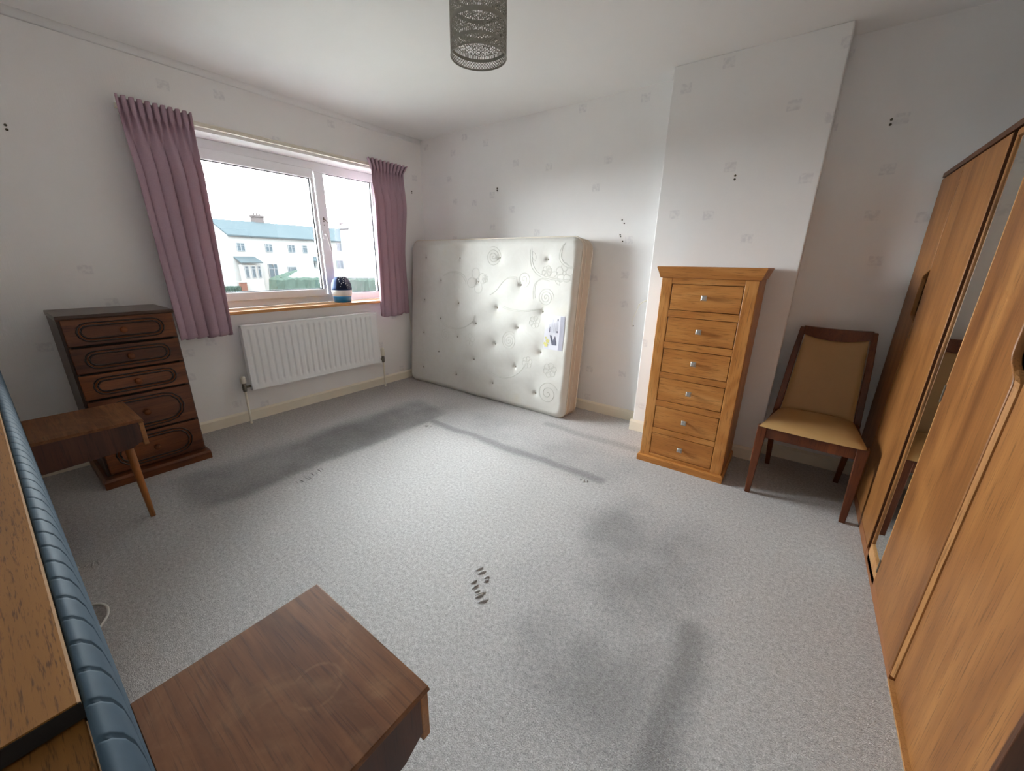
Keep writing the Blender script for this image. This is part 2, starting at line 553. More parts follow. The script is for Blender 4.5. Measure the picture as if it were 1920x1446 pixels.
M_PALEROOF = plain('slates_painted_glare', (0.035, 0.037, 0.039, 1), 0.9, var=0.05, scale=1, spec=0)  # overexposed glare is painted into the slate colour
M_SHEDROOF = plain('pale_flat_roof', (0.024, 0.025, 0.026, 1), 0.8, var=0.06, scale=1, spec=0)
M_SHEDW = plain('shed_wall', (0.011, 0.012, 0.012, 1), 0.9, spec=0)

# ------------------------------------------------------------------ room shell
H = 2.40
WX, FY = 4.45, -3.27
OY0, OY1, OZ0, OZ1 = -2.10, -0.42, 0.845, 2.045     # window opening
g = G()
T = -0.32
g.box(T, 0, FY - 0.1, OY0, -0.15, H + 0.05)
g.box(T, 0, OY1, 0.0, -0.15, H + 0.05)
g.box(T, 0, OY0, OY1, -0.15, OZ0)
g.box(T, 0, OY0, OY1, OZ1, H + 0.05)
wall_left = struct(g.build('wall_left', M_WALLX))
wall_back = struct(G().box(T, WX + 0.1, 0, 0.12, -0.15, H + 0.05).build('wall_back', M_WALLY))
CX0, CX1, CD = 2.515, 3.364, -0.177
breast = struct(G().box(CX0, CX1, CD, 0, 0, H).build('wall_chimney_breast', M_WALLY, bevel=0.006))
struct(G().box(WX, WX + 0.1, FY - 0.1, 0, -0.15, H + 0.05).build('wall_right', M_WALLX))
struct(G().box(0, WX, FY - 0.1, FY, -0.15, H + 0.05).build('wall_front', M_WALLY))
floor = struct(G().box(0, WX, FY, 0, -0.15, 0).build('floor', M_CARPET))
ceiling = struct(G().box(0, WX, FY, 0, H, H + 0.05).build('ceiling', M_CEIL))
# small plaster cove between window wall and ceiling
g = G()
cv = [(0, H), (0, H - 0.035)] + [(0.035 - 0.035 * math.cos(a), H - 0.035 + 0.035 * math.sin(a)) for a in [math.pi / 2 * i / 6 for i in range(1, 7)]]
g.prism(cv, 'Y', FY, 0)
struct(g.build('trim_1', M_CEIL, smooth=True))
# skirting boards: a stepped profile
def skirt(name, p0, p1, nrm):
    hh, tt = 0.085, 0.018
    d = Vector((p1[0] - p0[0], p1[1] - p0[1], 0))
    nv = Vector((nrm[0], nrm[1], 0))
    prof = [(0, 0), (tt, 0), (tt, hh - 0.014), (tt * 0.55, hh - 0.004), (tt * 0.3, hh), (0, hh)]
    vs = []
    for e in (p0, p1):
        for a, z in prof:
            vs.append((e[0] + nv.x * a, e[1] + nv.y * a, z))
    n = len(prof)
    fs = [tuple(range(n)), tuple(range(n, 2 * n))] + [(i, (i + 1) % n, n + (i + 1) % n, n + i) for i in range(n)]
    return struct(G().add(vs, fs).build(name, M_SKIRT))
skirt('baseboard_left', (0, FY), (0, 0), (1, 0))
skirt('baseboard_back', (0.018, 0), (CX0 - 0.018, 0), (0, -1))
skirt('baseboard_breast_side', (CX0, CD), (CX0, -0.018), (-1, 0))
skirt('baseboard_breast', (CX0 - 0.018, CD), (CX1 + 0.018, CD), (0, -1))
skirt('baseboard_breast_return', (CX1, CD), (CX1, -0.018), (1, 0))
skirt('baseboard_alcove', (CX1 + 0.018, 0), (WX, 0), (0, -1))

# worn-out wall plugs and nail marks
def plug(root, p, axis, r=0.006):
    q = list(p)
    G().lathe([(r, 0), (r, 0.003), (r * 0.5, 0.004)], q, 10, axis).build('wall_plug', M_HOLE, root)
for z in (1.885, 1.868):
    plug(wall_back, (1.001, -0.003, z), 'Y')
for p in [(2.204, 1.567), (2.223, 1.542), (2.199, 1.463), (2.203, 1.45), (2.223, 1.415), (2.377, 0.786)]:
    plug(wall_back, (p[0], -0.003, p[1]), 'Y', 0.005)
for z in (1.985, 1.962):
    plug(wall_back, (3.607, -0.003, z), 'Y')
for z in (1.762, 1.742):
    plug(breast, (2.95, CD - 0.003, z), 'Y')
for y, z in [(-0.14, 1.922), (-0.14, 1.908), (-2.736, 1.872), (-2.736, 1.852)]:
    plug(wall_left, (0.0, y, z), 'X')

# pile ridges left in the carpet by the bed feet
rr_ = random.Random(21)
def ridges(cx, cy, ang, n, gap, ln):
    for i in range(n):
        t = (i - (n - 1) / 2) * gap + rr_.uniform(-0.004, 0.004)
        q = ang + rr_.uniform(-0.25, 0.25)
        l2 = ln * rr_.uniform(0.55, 1.15)
        ox, oy = cx + math.cos(ang) * t + rr_.uniform(-0.008, 0.008), cy + math.sin(ang) * t + rr_.uniform(-0.008, 0.008)
        dx, dy = -math.sin(q) * l2 / 2, math.cos(q) * l2 / 2
        pts = [(ox - dx, oy - dy, -0.003), (ox - dx * 0.5 + 0.002, oy - dy * 0.5, 0.0012), (ox, oy, 0.0028), (ox + dx * 0.5, oy + dy * 0.5 + 0.002, 0.0012), (ox + dx, oy + dy, -0.003)]
        G().tube(pts, [0.001, 0.0034, 0.0042, 0.0034, 0.001], 6).build('pile_ridge', M_CARPET, floor, smooth=True)
ridges(2.555, -2.045, -0.5, 5, 0.018, 0.05)
ridges(2.595, -2.125, -0.5, 6, 0.017, 0.05)
ridges(1.205, -2.03, 1.57, 4, 0.022, 0.05)
ridges(1.235, -2.13, 1.57, 4, 0.022, 0.05)
ridges(2.565, -1.115, 0.2, 3, 0.022, 0.04)
ridges(1.21, -1.14, 0.2, 3, 0.022, 0.04)
ridges(1.20, -3.0, 1.3, 5, 0.022, 0.06)

# ------------------------------------------------------------------ window
win = struct(G().build('window_1', M_UPVC)) if False else None
FX = -0.19      # inner face of the frame
g = G()
fb = FX - 0.07
g.box(fb, FX, OY0, OY1, 0.871, 0.94)
g.box(fb, FX, OY0, OY1, 1.972, OZ1)
g.box(fb, FX, OY0, OY0 + 0.06, 0.94, 1.972)
g.box(fb, FX, OY1 - 0.06, OY1, 0.94, 1.972)
g.box(fb, FX, -1.046, -0.962, 0.94, 1.972)
win = struct(g.build('window_1', M_UPVC, bevel=0.004))
# opening sash on the left light
sx1 = FX + 0.016
s0, s1, t0, t1 = OY0 + 0.05, -1.062, 0.925, 1.985
a0, a1, b0, b1 = OY0 + 0.125, -1.089, 0.990, 1.912
g = G()
g.box(fb + 0.02, sx1, s0, s1, t0, b0)
g.box(fb + 0.02, sx1, s0, s1, b1, t1)
g.box(fb + 0.02, sx1, s0, a0, b0, b1)
g.box(fb + 0.02, sx1, a1, s1, b0, b1)
sash = g.build('sash', M_UPVC, win, bevel=0.005)
def gasket(y0, y1, z0, z1, xx, root):
    q = 0.007
    k = G()
    k.box(xx - 0.008, xx, y0, y1, z0, z0 + q)
    k.box(xx - 0.008, xx, y0, y1, z1 - q, z1)
    k.box(xx - 0.008, xx, y0, y0 + q, z0 + q, z1 - q)
    k.box(xx - 0.008, xx, y1 - q, y1, z0 + q, z1 - q)
    return k.build('gasket', M_GASKET, root)
gasket(a0, a1, b0, b1, FX - 0.012, win)
gasket(-0.962, OY1 - 0.06, 0.94, 1.972, FX - 0.022, win)
G().box(FX - 0.034, FX - 0.030, a0 + 0.001, a1 - 0.001, b0 + 0.001, b1 - 0.001).build('glass_pane', M_GLASS, win)
G().box(FX - 0.044, FX - 0.040, -0.961, OY1 - 0.061, 0.941, 1.971).build('glass_pane', M_GLASS, win)
# lever handle on the mullion
g = G()
hy = -1.018
g.box(FX, FX + 0.012, hy - 0.016, hy + 0.016, 1.425, 1.495)
g.tube([(FX + 0.01, hy, 1.465), (FX + 0.045, hy, 1.465), (FX + 0.052, hy + 0.006, 1.44), (FX + 0.052, hy + 0.024, 1.325)], [0.010, 0.010, 0.010, 0.008], 10)
g.build('window_handle', M_WHITE, win, bevel=0.002)
g = G()
g.tube([(FX + 0.004, -1.005, 1.60), (FX + 0.006, -0.955, 1.55)], 0.003, 6)
g.box(FX, FX + 0.006, -1.012, -1.002, 1.585, 1.61)
g.build('broken_catch', M_BRASS, win)
for z in (1.575, 1.545):
    G().lathe([(0.005, 0), (0.004, 0.003)], (FX, -1.006, z), 8, 'X').build('screw_hole', M_HOLE, win)
# sill board
G().box(FX - 0.01, 0.045, OY0 + 0.002, OY1 - 0.002, OZ0 + 0.0005, 0.870).build('window_sill', M_SILL, win, bevel=0.006, seg=3)

# curtain track
t = thing('curtain_rail', 'slim cream curtain rail above the window between both curtains', 'rail', (0.0, -1.27, 2.08))
g = G()
g.box(0.016, 0.040, -2.30, -0.27, 2.062, 2.086)
g.box(0.040, 0.045, -2.30, -0.27, 2.062, 2.067)
g.box(0.040, 0.045, -2.30, -0.27, 2.081, 2.086)
g.build('track', M_CREAM, t, bevel=0.001)
for y in (-2.2, -1.75, -1.27, -0.8, -0.35):
    G().box(0.0, 0.017, y - 0.012, y + 0.012, 2.06, 2.09).build('bracket', M_CREAM, t)

# ------------------------------------------------------------------ curtains
def curtain(y0, y1, yb0, yb1, folds, seed, label, flare0=0.0, flare1=0.0, tuck=None):
    rnd = random.Random(seed)
    root = thing('curtain', label, 'curtain', (0.085, (y0 + y1) / 2, 0.715), group='curtains at the bedroom window')
    ph = [rnd.uniform(-0.55, 0.55) for _ in range(folds + 2)]
    am = [rnd.uniform(0.6, 1.35) for _ in range(folds + 2)]
    ztop, zneck, zbot = 2.112, 2.035, 0.720
    def xy(u, z):
        k = u * folds
        i = int(min(folds - 1e-6, k))
        fr = k - i
        q = i + fr
        # wander of each fold down the drop
        drop = (ztop - z) / (ztop - zbot)
        wob = lerp(ph[i], ph[i + 1], fr) * drop * 0.5
        c = 2 * abs(math.cos(math.pi * (q + wob * 0.6))) ** 0.75 - 1
        a = lerp(am[i], am[i + 1], fr)
        if z > zneck - 0.001:
            t_ = (z - zneck) / (ztop - zneck)
            c2 = math.cos(4 * math.pi * q)
            amp = lerp(0.014, 0.020, t_)
            sh = math.copysign(abs(c2) ** 0.6, c2)
            x = 0.088 + amp * sh
            yy = lerp(y0 - flare0 * t_, y1 + flare1 * t_, u) + 0.006 * math.sin(8 * math.pi * q)
        else:
            t_ = sstep(0, 0.30, zneck - z)
            amp = lerp(0.014, 0.041, t_) * (1 if t_ < 0.1 else lerp(1, a, t_))
            c2 = math.cos(4 * math.pi * q)
            x = 0.088 + lerp(0.012 * c2, amp * math.copysign(abs(c) ** 0.85, c), t_)
            yy = lerp(lerp(y0, yb0, drop), lerp(y1, yb1, drop), u) + t_ * 0.016 * math.sin(2 * math.pi * (q + wob * 0.6)) + 0.012 * wob * t_
        if tuck is not None:          # the end that is pinched between the wall and the mattress
            m_ = sstep(tuck - 0.07, tuck, yy) * (1 - sstep(1.25, 1.80, z))
            x = lerp(x, 0.030 + 0.25 * (x - 0.088), m_)
        return x, yy
    g = G()
    nu, nv = folds * 26, 60
    def fn(u, v):
        vv = v ** 1.35
        z = lerp(ztop, zbot, vv)
        x, yy = xy(u, z)
        if v == 1.0:
            z += 0.006 * math.sin(u * folds * 6.28)
        if v == 0:
            z += 0.004 * math.sin(u * folds * 12.56 + 1)
        return (x, yy, z)
    g.grid(fn, nu, nv)
    g.build('drape', M_CURT, root, smooth=True, solid=0.0022)
    # stitched heading tape behind the pleats, with its hooks
    g = G()
    g.box(0.052, 0.054, y0 + 0.01, y1 - 0.01, 2.045, 2.10)
    g.build('heading_tape', M_CREAM, root)
    n = folds
    for i in range(n):
        yy = lerp(y0 + 0.02, y1 - 0.02, i / (n - 1))
        G().tube([(0.053, yy, 2.09), (0.046, yy, 2.092), (0.0425, yy, 2.075), (0.048, yy, 2.062), (0.053, yy, 2.065)], 0.0016, 5).build('curtain_hook', M_WHITE, root)
    return root
curtain(-2.305, -1.955, -2.275, -1.965, 5, 3, 'left mauve pleated curtain hanging behind the dark chest of drawers', 0.0, 0.0)
curtain(-0.665, -0.315, -0.700, -0.300, 5, 11, 'right mauve pleated curtain beside the propped mattress', 0.03, 0.05, -0.385)

# ------------------------------------------------------------------ radiator
rad = thing('radiator', 'white ribbed panel radiator on the wall under the window', 'radiator', (0.06, -1.33, 0.26))
RY0, RY1, RZ0, RZ1, RX = -1.915, -0.745, 0.265, 0.770, 0.100
gs = [-1.874 + 0.0498 * i for i in range(22)]
def rad_fn(u, v):
    y = lerp(RY0 + 0.012, RY1 - 0.012, u)
    z = lerp(RZ0 + 0.012, RZ1 - 0.012, v)
    d = min(abs(y - q) for q in gs)
    m = 1 - sstep(0.004, 0.013, d)
    e = sstep(0.305, 0.322, z) * (1 - sstep(0.722, 0.738, z))
    return (RX - 0.013 * m * e, y, z)
g = G()
g.grid(rad_fn, 340, 44)
g.build('ribbed_front_panel', M_RAD, rad, smooth=True)
g = G()
g.box(0.052, RX, RY0, RY0 + 0.012, RZ0, RZ1)
g.box(0.052, RX, RY1 - 0.012, RY1, RZ0, RZ1)
g.box(0.052, RX, RY0, RY1, RZ0, RZ0 + 0.013)
g.box(0.052, RX, RY0, RY1, RZ1 - 0.013, RZ1)
g.box(0.050, 0.056, RY0, RY1, RZ0, RZ1)
g.build('back_panel', M_RAD, rad, bevel=0.003)
for y in (-1.75, -0.95):
    G().box(0.0005, 0.051, y - 0.02, y + 0.02, 0.34, 0.70).build('wall_bracket', M_RAD, rad)
for y0, sgn, zc in ((RY0, -1, 0.300), (RY1, 1, 0.290)):
    yc = y0 + sgn * 0.045
    G().tube([(0.075, y0, zc), (0.075, yc, zc)], 0.009, 10).build('valve_union', M_BRASS, rad)
    G().lathe([(0.013, -0.035), (0.015, -0.02), (0.015, 0.02), (0.012, 0.03)], (0.075, yc, zc), 14).build('valve_body', M_BRASS, rad, smooth=True)
    hgt = 0.055 if sgn < 0 else 0.085
    G().lathe([(0.012, 0.03), (0.020, 0.034), (0.019, 0.03 + hgt * 0.8), (0.014, 0.03 + hgt)], (0.075, yc, zc), 16).build('valve_cap', M_CREAM, rad, smooth=True)
    G().tube([(0.075, yc, zc - 0.03), (0.075, yc, 0.0)], 0.0085, 10).build('feed_pipe', M_CREAM, rad)

# ------------------------------------------------------------------ dehumidifier on the sill
dx, dy = -0.080, -0.975
dh = thing('dehumidifier', 'small domed blue and white dehumidifier on the window sill', 'dehumidifier', (dx, dy, 0.870))
G().lathe([(0.069, 0.0), (0.074, 0.004), (0.080, 0.05), (0.080, 0.056)], (dx, dy, 0.870), 40).build('water_tank', M_BLUE, dh, smooth=True)
G().lathe([(0.081, 0.056), (0.087, 0.075), (0.090, 0.10), (0.090, 0.108), (0.0885, 0.112)], (dx, dy, 0.870), 40).build('middle_band', M_WHITE, dh, smooth=True)
domp = [(0.0895, 0.112)] + [(0.0895 * math.cos(a) ** 0.72, 0.112 + 0.122 * math.sin(a)) for a in [math.pi / 2 * i / 12 for i in range(1, 12)]] + [(0.004, 0.234)]
G().lathe(domp, (dx, dy, 0.870), 48).build('dome', M_NAVY, dh, smooth=True)
def dome_pt(az, f, off=0.0):
    a = math.pi / 2 * f
    r = 0.0895 * math.cos(a) ** 0.72 + off
    return (dx + r * math.cos(az), dy + r * math.sin(az), 0.870 + 0.112 + (0.122 + off) * math.sin(a))
g = G()
g.grid(lambda u, v: dome_pt(lerp(-1.05, 0.85, u), lerp(0.02, 0.80, v), 0.0022), 24, 16)
G2 = g.build('vented_front', M_NAVYD, dh, smooth=True)
dots = [(-0.62, 0.66), (-0.40, 0.68), (-0.35, 0.55), (-0.25, 0.46), (-0.30, 0.36), (-0.62, 0.18), (-0.68, 0.40), (0.10, 0.22), (-0.05, 0.30), (-0.5, 0.30), (-0.15, 0.62), (-0.75, 0.52)]
for az, f in dots:
    c = dome_pt(az, f, 0.005)
    G().lathe([(0.0010, -0.0036), (0.004, -0.0015), (0.004, 0.0015), (0.0010, 0.0036)], c, 8).build('star_dot', M_WHITE, dh, smooth=True)
g = G()
for rr in (0.14, 0.24, 0.34, 0.44):
    pts = []
    for i in range(15):
        t_ = math.pi * 2 * i / 16
        az, f = 0.35 + rr * 0.9 * math.cos(t_), 0.34 + rr * 0.75 * math.sin(t_)
        if 0.03 < f < 0.78 and -1.0 < az < 0.84:
            pts.append(dome_pt(az, f, 0.003))
        elif len(pts) > 2:
            g.tube(pts, 0.0009, 4)
            pts = []
        else:
            pts = []
    if len(pts) > 2:
        g.tube(pts, 0.0009, 4)
g.build('vent_swirl', M_PEWTER, dh)

# ------------------------------------------------------------------ mattress
TILT = math.radians(5.2)
MX0, MX1, ML = 0.058, 1.998, 1.455
ct, st_ = math.cos(TILT), math.sin(TILT)
mat = thing('mattress', 'cream tufted double mattress standing on edge against the back wall', 'mattress', (1.03, -0.26, 0.0))
THK = 0.235
YF = -0.372
def mpos(x, s, d):
    """x along the wall, s up the sloping face, d depth behind the front face"""
    return (x, YF + s * st_ + d * ct, s * ct - d * st_ + 0.0 + THK * st_ * 0.0)
LIFT = 0.0
tufts = []
for r_, s in enumerate((0.172, 0.364, 0.540, 0.708, 0.873, 1.077, 1.287)):
    xs = (0.265, 0.742, 1.220, 1.707) if r_ % 2 == 0 else (0.494, 0.982, 1.465)
    for x in xs:
        tufts.append((x + random.uniform(-0.008, 0.008), s + random.uniform(-0.008, 0.008)))
RC = 0.085
def edge_in(x, s):
    """signed distance inside the rounded-rectangle outline"""
    cx, cs = (MX0 + MX1) / 2, ML / 2
    qx = abs(x - cx) - ((MX1 - MX0) / 2 - RC)
    qs = abs(s - cs) - (ML / 2 - RC)
    return -(math.hypot(max(qx, 0), max(qs, 0)) + min(max(qx, qs), 0) - RC)
def face_d(x, s):
    e = max(0.0, edge_in(x, s))
    d = 0.040 * (1 - min(1, e / 0.055)) ** 2.2
    for tx, ts in tufts:
        q = (x - tx) ** 2 + (s - ts) ** 2
        if q < 0.06:
            d += 0.012 * math.exp(-q / 0.0045) + 0.014 * math.exp(-q / 0.00040)
    d += 0.003 * math.sin(x * 9 + s * 5) * min(1, e / 0.1) + 0.0018 * math.sin(s * 23 - x * 14)
    return d
# outline pulled in by the rounded corners: map unit square to rounded rectangle
def rr(u, v):
    x = lerp(MX0, MX1, u)
    s = lerp(0, ML, v)
    cx, cs = (MX0 + MX1) / 2, ML / 2
    hx, hs = (MX1 - MX0) / 2, ML / 2
    px, ps = x - cx, s - cs
    qx, qs = abs(px) - (hx - RC), abs(ps) - (hs - RC)
    if qx > 0 and qs > 0:
        m = max(qx, qs)
        l = math.hypot(qx, qs)
        f = m / l
        px = math.copysign(hx - RC + qx * f, px)
        ps = math.copysign(hs - RC + qs * f, ps)
    return cx + px, cs + ps
g = G()
def mat_fn(u, v):
    x, s = rr(u, v)
    return mpos(x, s, face_d(x, s))
g.grid(mat_fn, 230, 172)
g.build('quilted_front', M_MAT, mat, smooth=True)
# perimeter loop for border and pipings
loop = []
NP = 160
def peri(off=0.0):
    pts = []
    hx, hs = (MX1 - MX0) / 2, ML / 2
    cx, cs = (MX0 + MX1) / 2, ML / 2
    for (sx, sy, a0_) in ((1, -1, -90), (1, 1, 0), (-1, 1, 90), (-1, -1, 180)):
        for i in range(9):
            a = math.radians(a0_ + 90 * i / 8)
            pts.append((cx + sx * (hx - RC) + (RC + off) * math.cos(a), cs + sy * (hs - RC) + (RC + off) * math.sin(a)))
    return pts
def border(d0, d1, off0, off1, mid, name, m):
    g = G()
    rows = 6
    P = [peri(0.0)] * 1
    n = len(P[0])
    vs, fs = [], []
    for j in range(rows + 1):
        t_ = j / rows
        o = lerp(off0, off1, t_) + mid * math.sin(math.pi * t_)
        for x, s in peri(o):
            vs.append(mpos(x, s, lerp(d0, d1, t_)))
    for j in range(rows):
        for i in range(n):
            i2 = (i + 1) % n
            fs.append((j * n + i, j * n + i2, (j + 1) * n + i2, (j + 1) * n + i))
    return g.add(vs, fs).build(name, m, mat, smooth=True)
border(0.040, 0.105, 0.0, -0.003, 0.006, 'front_border', M_MAT_SIDE)
border(0.105, THK - 0.03, -0.003, 0.0, 0.005, 'side_border', M_MAT_SIDE)
for dd, o in ((0.040, 0.001), (0.105, -0.001), (THK - 0.03, 0.001)):
    G().tube([mpos(x, s, dd) for x, s in peri(o)], 0.0055 if dd != 0.105 else 0.004, 6, closed=True).build('piping', M_MAT_PIPE, mat, smooth=True)
g = G()
g.grid(lambda u, v: mpos(*rr(u, v), THK - 0.03 * (1 - min(1, max(0, edge_in(*rr(u, v))) / 0.05)) ** 2), 40, 30)
g.build('back_panel', M_MAT, mat, smooth=True)
for tx, ts in tufts:
    d = face_d(tx, ts)
    c = mpos(tx, ts, d - 0.001)
    G().lathe([(0.009, 0.0), (0.007, -0.004), (0.002, -0.006)], c, 10, 'Y').build('tuft', M_TUFT, mat, smooth=True)
# stitched scrollwork: spirals, flowers and vines
rnd = random.Random(5)
g = G()
def on_face(pts, r=0.0028):
    q = []
    for x, s in pts:
        if edge_in(x, s) < 0.03:
            if len(q) > 2:
                g.tube([mpos(a, b, face_d(a, b) - 0.0004) for a, b in q], r, 4, flat=0.5, nrm=(0, -1, 0))
            q = []
        else:
            q.append((x, s))
    if len(q) > 2:
        g.tube([mpos(a, b, face_d(a, b) - 0.0004) for a, b in q], r, 4, flat=0.5, nrm=(0, -1, 0))
def spiral(cx, cs, R, turns=3.2, ph=0.0, sgn=1):
    on_face([(cx + R * (1 - i / 70) * math.cos(ph + sgn * turns * 6.283 * i / 70), cs + R * (1 - i / 70) * math.sin(ph + sgn * turns * 6.283 * i / 70)) for i in range(68)])
def vine(p0, p1, p2, p3):
    for o in (-0.008, 0.008):
        pts = []
        for i in range(31):
            t_ = i / 30
            b = [(1 - t_) ** 3, 3 * t_ * (1 - t_) ** 2, 3 * t_ * t_ * (1 - t_), t_ ** 3]
            pts.append((sum(b[k] * (p0, p1, p2, p3)[k][0] for k in range(4)) + o, sum(b[k] * (p0, p1, p2, p3)[k][1] for k in range(4)) + o * 0.7))
        on_face(pts)
def flower(cx, cs, R, n=5):
    for k in range(n):
        a = 6.283 * k / n + 0.3
        on_face([(cx + R * (0.12 + 0.5) * math.cos(a) + R * 0.42 * math.cos(q), cs + R * (0.62) * math.sin(a) + R * 0.42 * math.sin(q)) for q in [6.283 * i / 14 for i in range(15)]], 0.0022)
    on_face([(cx + R * 0.18 * math.cos(q), cs + R * 0.18 * math.sin(q)) for q in [6.283 * i / 10 for i in range(11)]], 0.0022)
def leaf(cx, cs, a, L):
    for sg in (1, -1):
        on_face([(cx + L * t_ * math.cos(a) - sg * L * 0.22 * math.sin(math.pi * t_) * math.sin(a), cs + L * t_ * math.sin(a) + sg * L * 0.22 * math.sin(math.pi * t_) * math.cos(a)) for t_ in [i / 10 for i in range(11)]], 0.0022)
spiral(1.73, 0.985, 0.075)
spiral(1.39, 0.59, 0.085, 3.6, 1)
spiral(1.16, 1.30, 0.085, 3.2, 2, -1)
spiral(1.50, 1.12, 0.075, 2.6, 3)
spiral(1.83, 0.20, 0.10, 2.4, 0.5)
spiral(0.60, 0.55, 0.06, 2.4, 1.5)
flower(1.88, 1.18, 0.075)
flower(1.64, 0.78, 0.05, 6)
flower(0.98, 1.09, 0.11, 4)
flower(1.08, 1.11, 0.035, 6)
flower(1.60, 0.43, 0.05, 6)
flower(0.93, 0.54, 0.06, 5)
flower(1.83, 0.40, 0.06, 6)
flower(1.72, 1.19, 0.045, 6)
vine((1.55, 1.36), (1.55, 1.15), (1.68, 1.12), (1.96, 1.13))
vine((1.62, 0.97), (1.58, 1.12), (1.66, 1.15), (1.76, 1.12))
vine((1.15, 0.98), (1.28, 1.02), (1.25, 1.15), (1.42, 1.13))
vine((0.55, 0.66), (0.75, 0.58), (0.95, 0.66), (0.98, 0.78))
vine((1.20, 0.27), (1.35, 0.22), (1.5, 0.26), (1.58, 0.40))
vine((0.55, 1.12), (0.70, 1.20), (0.84, 1.15), (0.86, 1.05))
vine((1.86, 1.40), (1.80, 1.30), (1.84, 1.24), (1.95, 1.22))
vine((1.30, 0.88), (1.45, 0.84), (1.6, 0.86), (1.7, 0.9))
leaf(1.74, 1.15, 0.4, 0.09)
leaf(1.74, 1.15, 1.6, 0.08)
leaf(1.60, 1.27, 2.0, 0.08)
leaf(1.80, 1.15, -0.9, 0.08)
emb = g.build('stitched_scrollwork', M_EMB, mat)
emb['kind'] = 'stuff'
# sewn label (printed sideways)
lx0, lx1, ls0, ls1 = 1.748, 1.930, 0.572, 0.850
def patch(x0, x1, s0, s1, off, name, m, root, n=6):
    g = G()
    vs, fs = [], []
    g.grid(lambda u, v: mpos(lerp(x0, x1, u), lerp(s0, s1, v), face_d(lerp(x0, x1, u), lerp(s0, s1, v)) - off), n, n)
    return g.build(name, m, root, smooth=True)
lab = patch(lx0, lx1, ls0, ls1, 0.0015, 'care_label', M_LBL, mat, 10)
patch(lx1 - 0.042, lx1 - 0.003, ls0 + 0.003, ls1 - 0.003, 0.0028, 'label_band', M_LBL_G, lab)
def on_label(poly, name, m, off=0.0030):
    g = G()
    n = len(poly)
    vs = [mpos(lerp(lx0, lx1, a), lerp(ls0, ls1, b), face_d(lerp(lx0, lx1, a), lerp(ls0, ls1, b)) - off) for a, b in poly]
    g.add(vs, [tuple(range(n))])
    return g.build(name, m, lab)
on_label([(0.29, 0.42), (0.36, 0.42), (0.47, 0.27), (0.56, 0.42), (0.67, 0.14), (0.43, 0.14)], 'label_emblem', M_LBL_D)
g = G()
rl = random.Random(2)
for i in range(9):
    a = 0.24 + i * 0.052
    b0_ = 0.50 + (0.02 if i % 2 else 0.0)
    b1_ = 0.90 - rl.uniform(0, 0.16)
    q = [(a, b0_), (a + 0.013, b0_), (a + 0.013, b1_), (a, b1_)]
    g.add([mpos(lerp(lx0, lx1, x), lerp(ls0, ls1, s), face_d(lerp(lx0, lx1, x), lerp(ls0, ls1, s)) - 0.003) for x, s in q], [(0, 1, 2, 3)])
tx_ = g.build('label_print', M_LBL_G, lab)
on_label([(0.24, 0.50), (0.28, 0.50), (0.28, 0.66), (0.26, 0.66)], 'label_bar', M_LBL_D)
on_label([(0.62, 0.85), (0.68, 0.85), (0.68, 0.91), (0.62, 0.91)], 'label_mark', M_LBL_D)
on_label([(0.62, 0.51), (0.68, 0.51), (0.68, 0.56), (0.62, 0.56)], 'label_mark', M_LBL_D)
for a, b, r_ in ((0.13, 0.12, 0.10), (0.20, 0.24, 0.09), (0.04, 0.16, 0.06), (0.10, 0.33, 0.05)):
    on_label([(max(0.0, a + r_ * math.cos(q) * (1 + 0.25 * math.sin(5 * q))), b + r_ * 0.6 * math.sin(q) * (1 + 0.25 * math.sin(5 * q))) for q in [6.283 * i / 20 for i in range(20)]], 'label_blossom', M_LBL_Y)

# ------------------------------------------------------------------ tall oak chest
oak = thing('tall_chest_of_drawers', 'tall narrow oak chest of six drawers with square pewter knobs', 'chest of drawers', (2.974, -0.40, 0))
OB = -0.205
g = G()
g.box(2.728, 2.788, -0.623, OB, 0.04, 1.178)
g.box(3.157, 3.219, -0.623, OB, 0.04, 1.178)
g.box(2.788, 3.157, OB - 0.012, OB, 0.04, 1.178)
oakc = g.build('side_panel', M_OAK_V, oak, bevel=0.003)
tops = [1.147, 0.958, 0.769, 0.584, 0.397, 0.2125]
hts = 0.150
zz = 1.178
for i, tz in enumerate(tops + [0.0625]):
    lo = tz if i < 6 else 0.040
    hi = zz
    if i == 6:
        lo, hi = 0.040, 0.0625
    G().box(2.788, 3.157, -0.623, -0.60, lo, hi).build('drawer_rail', M_OAK_H, oak, bevel=0.001)
    if i < 6:
        zz = tz - hts
# recessed right-hand side frame
g = G()
g.box(3.219, 3.2195, -0.57, OB - 0.03, 0.12, 1.10)
g.build('inset_side', M_OAK_V, oak)
for tz in tops:
    q = 0.0032
    d = G().box(2.788 + q, 3.157 - q, -0.6215, -0.585, tz - hts + q, tz - q).build('drawer', M_OAK_H, oak, bevel=0.002)
    cx, cz = 2.972, tz - hts / 2 + 0.004
    k = G()
    k.lathe([(0.006, 0), (0.006, -0.016)], (cx, -0.6215, cz), 12, 'Y')
    a, b = 0.0155, 0.009
    k.hexa([(cx - 0.012, -0.636, cz - 0.012), (cx + 0.012, -0.636, cz - 0.012), (cx + 0.012, -0.636, cz + 0.012), (cx - 0.012, -0.636, cz + 0.012),
            (cx - a, -0.643, cz - a), (cx + a, -0.643, cz - a), (cx + a, -0.643, cz + a), (cx - a, -0.643, cz + a)])
    k.hexa([(cx - a, -0.643, cz - a), (cx + a, -0.643, cz - a), (cx + a, -0.643, cz + a), (cx - a, -0.643, cz + a),
            (cx - b, -0.650, cz - b), (cx + b, -0.650, cz - b), (cx + b, -0.650, cz + b), (cx - b, -0.650, cz + b)])
    k.build('knob', M_PEWTER, d, bevel=0.0012)
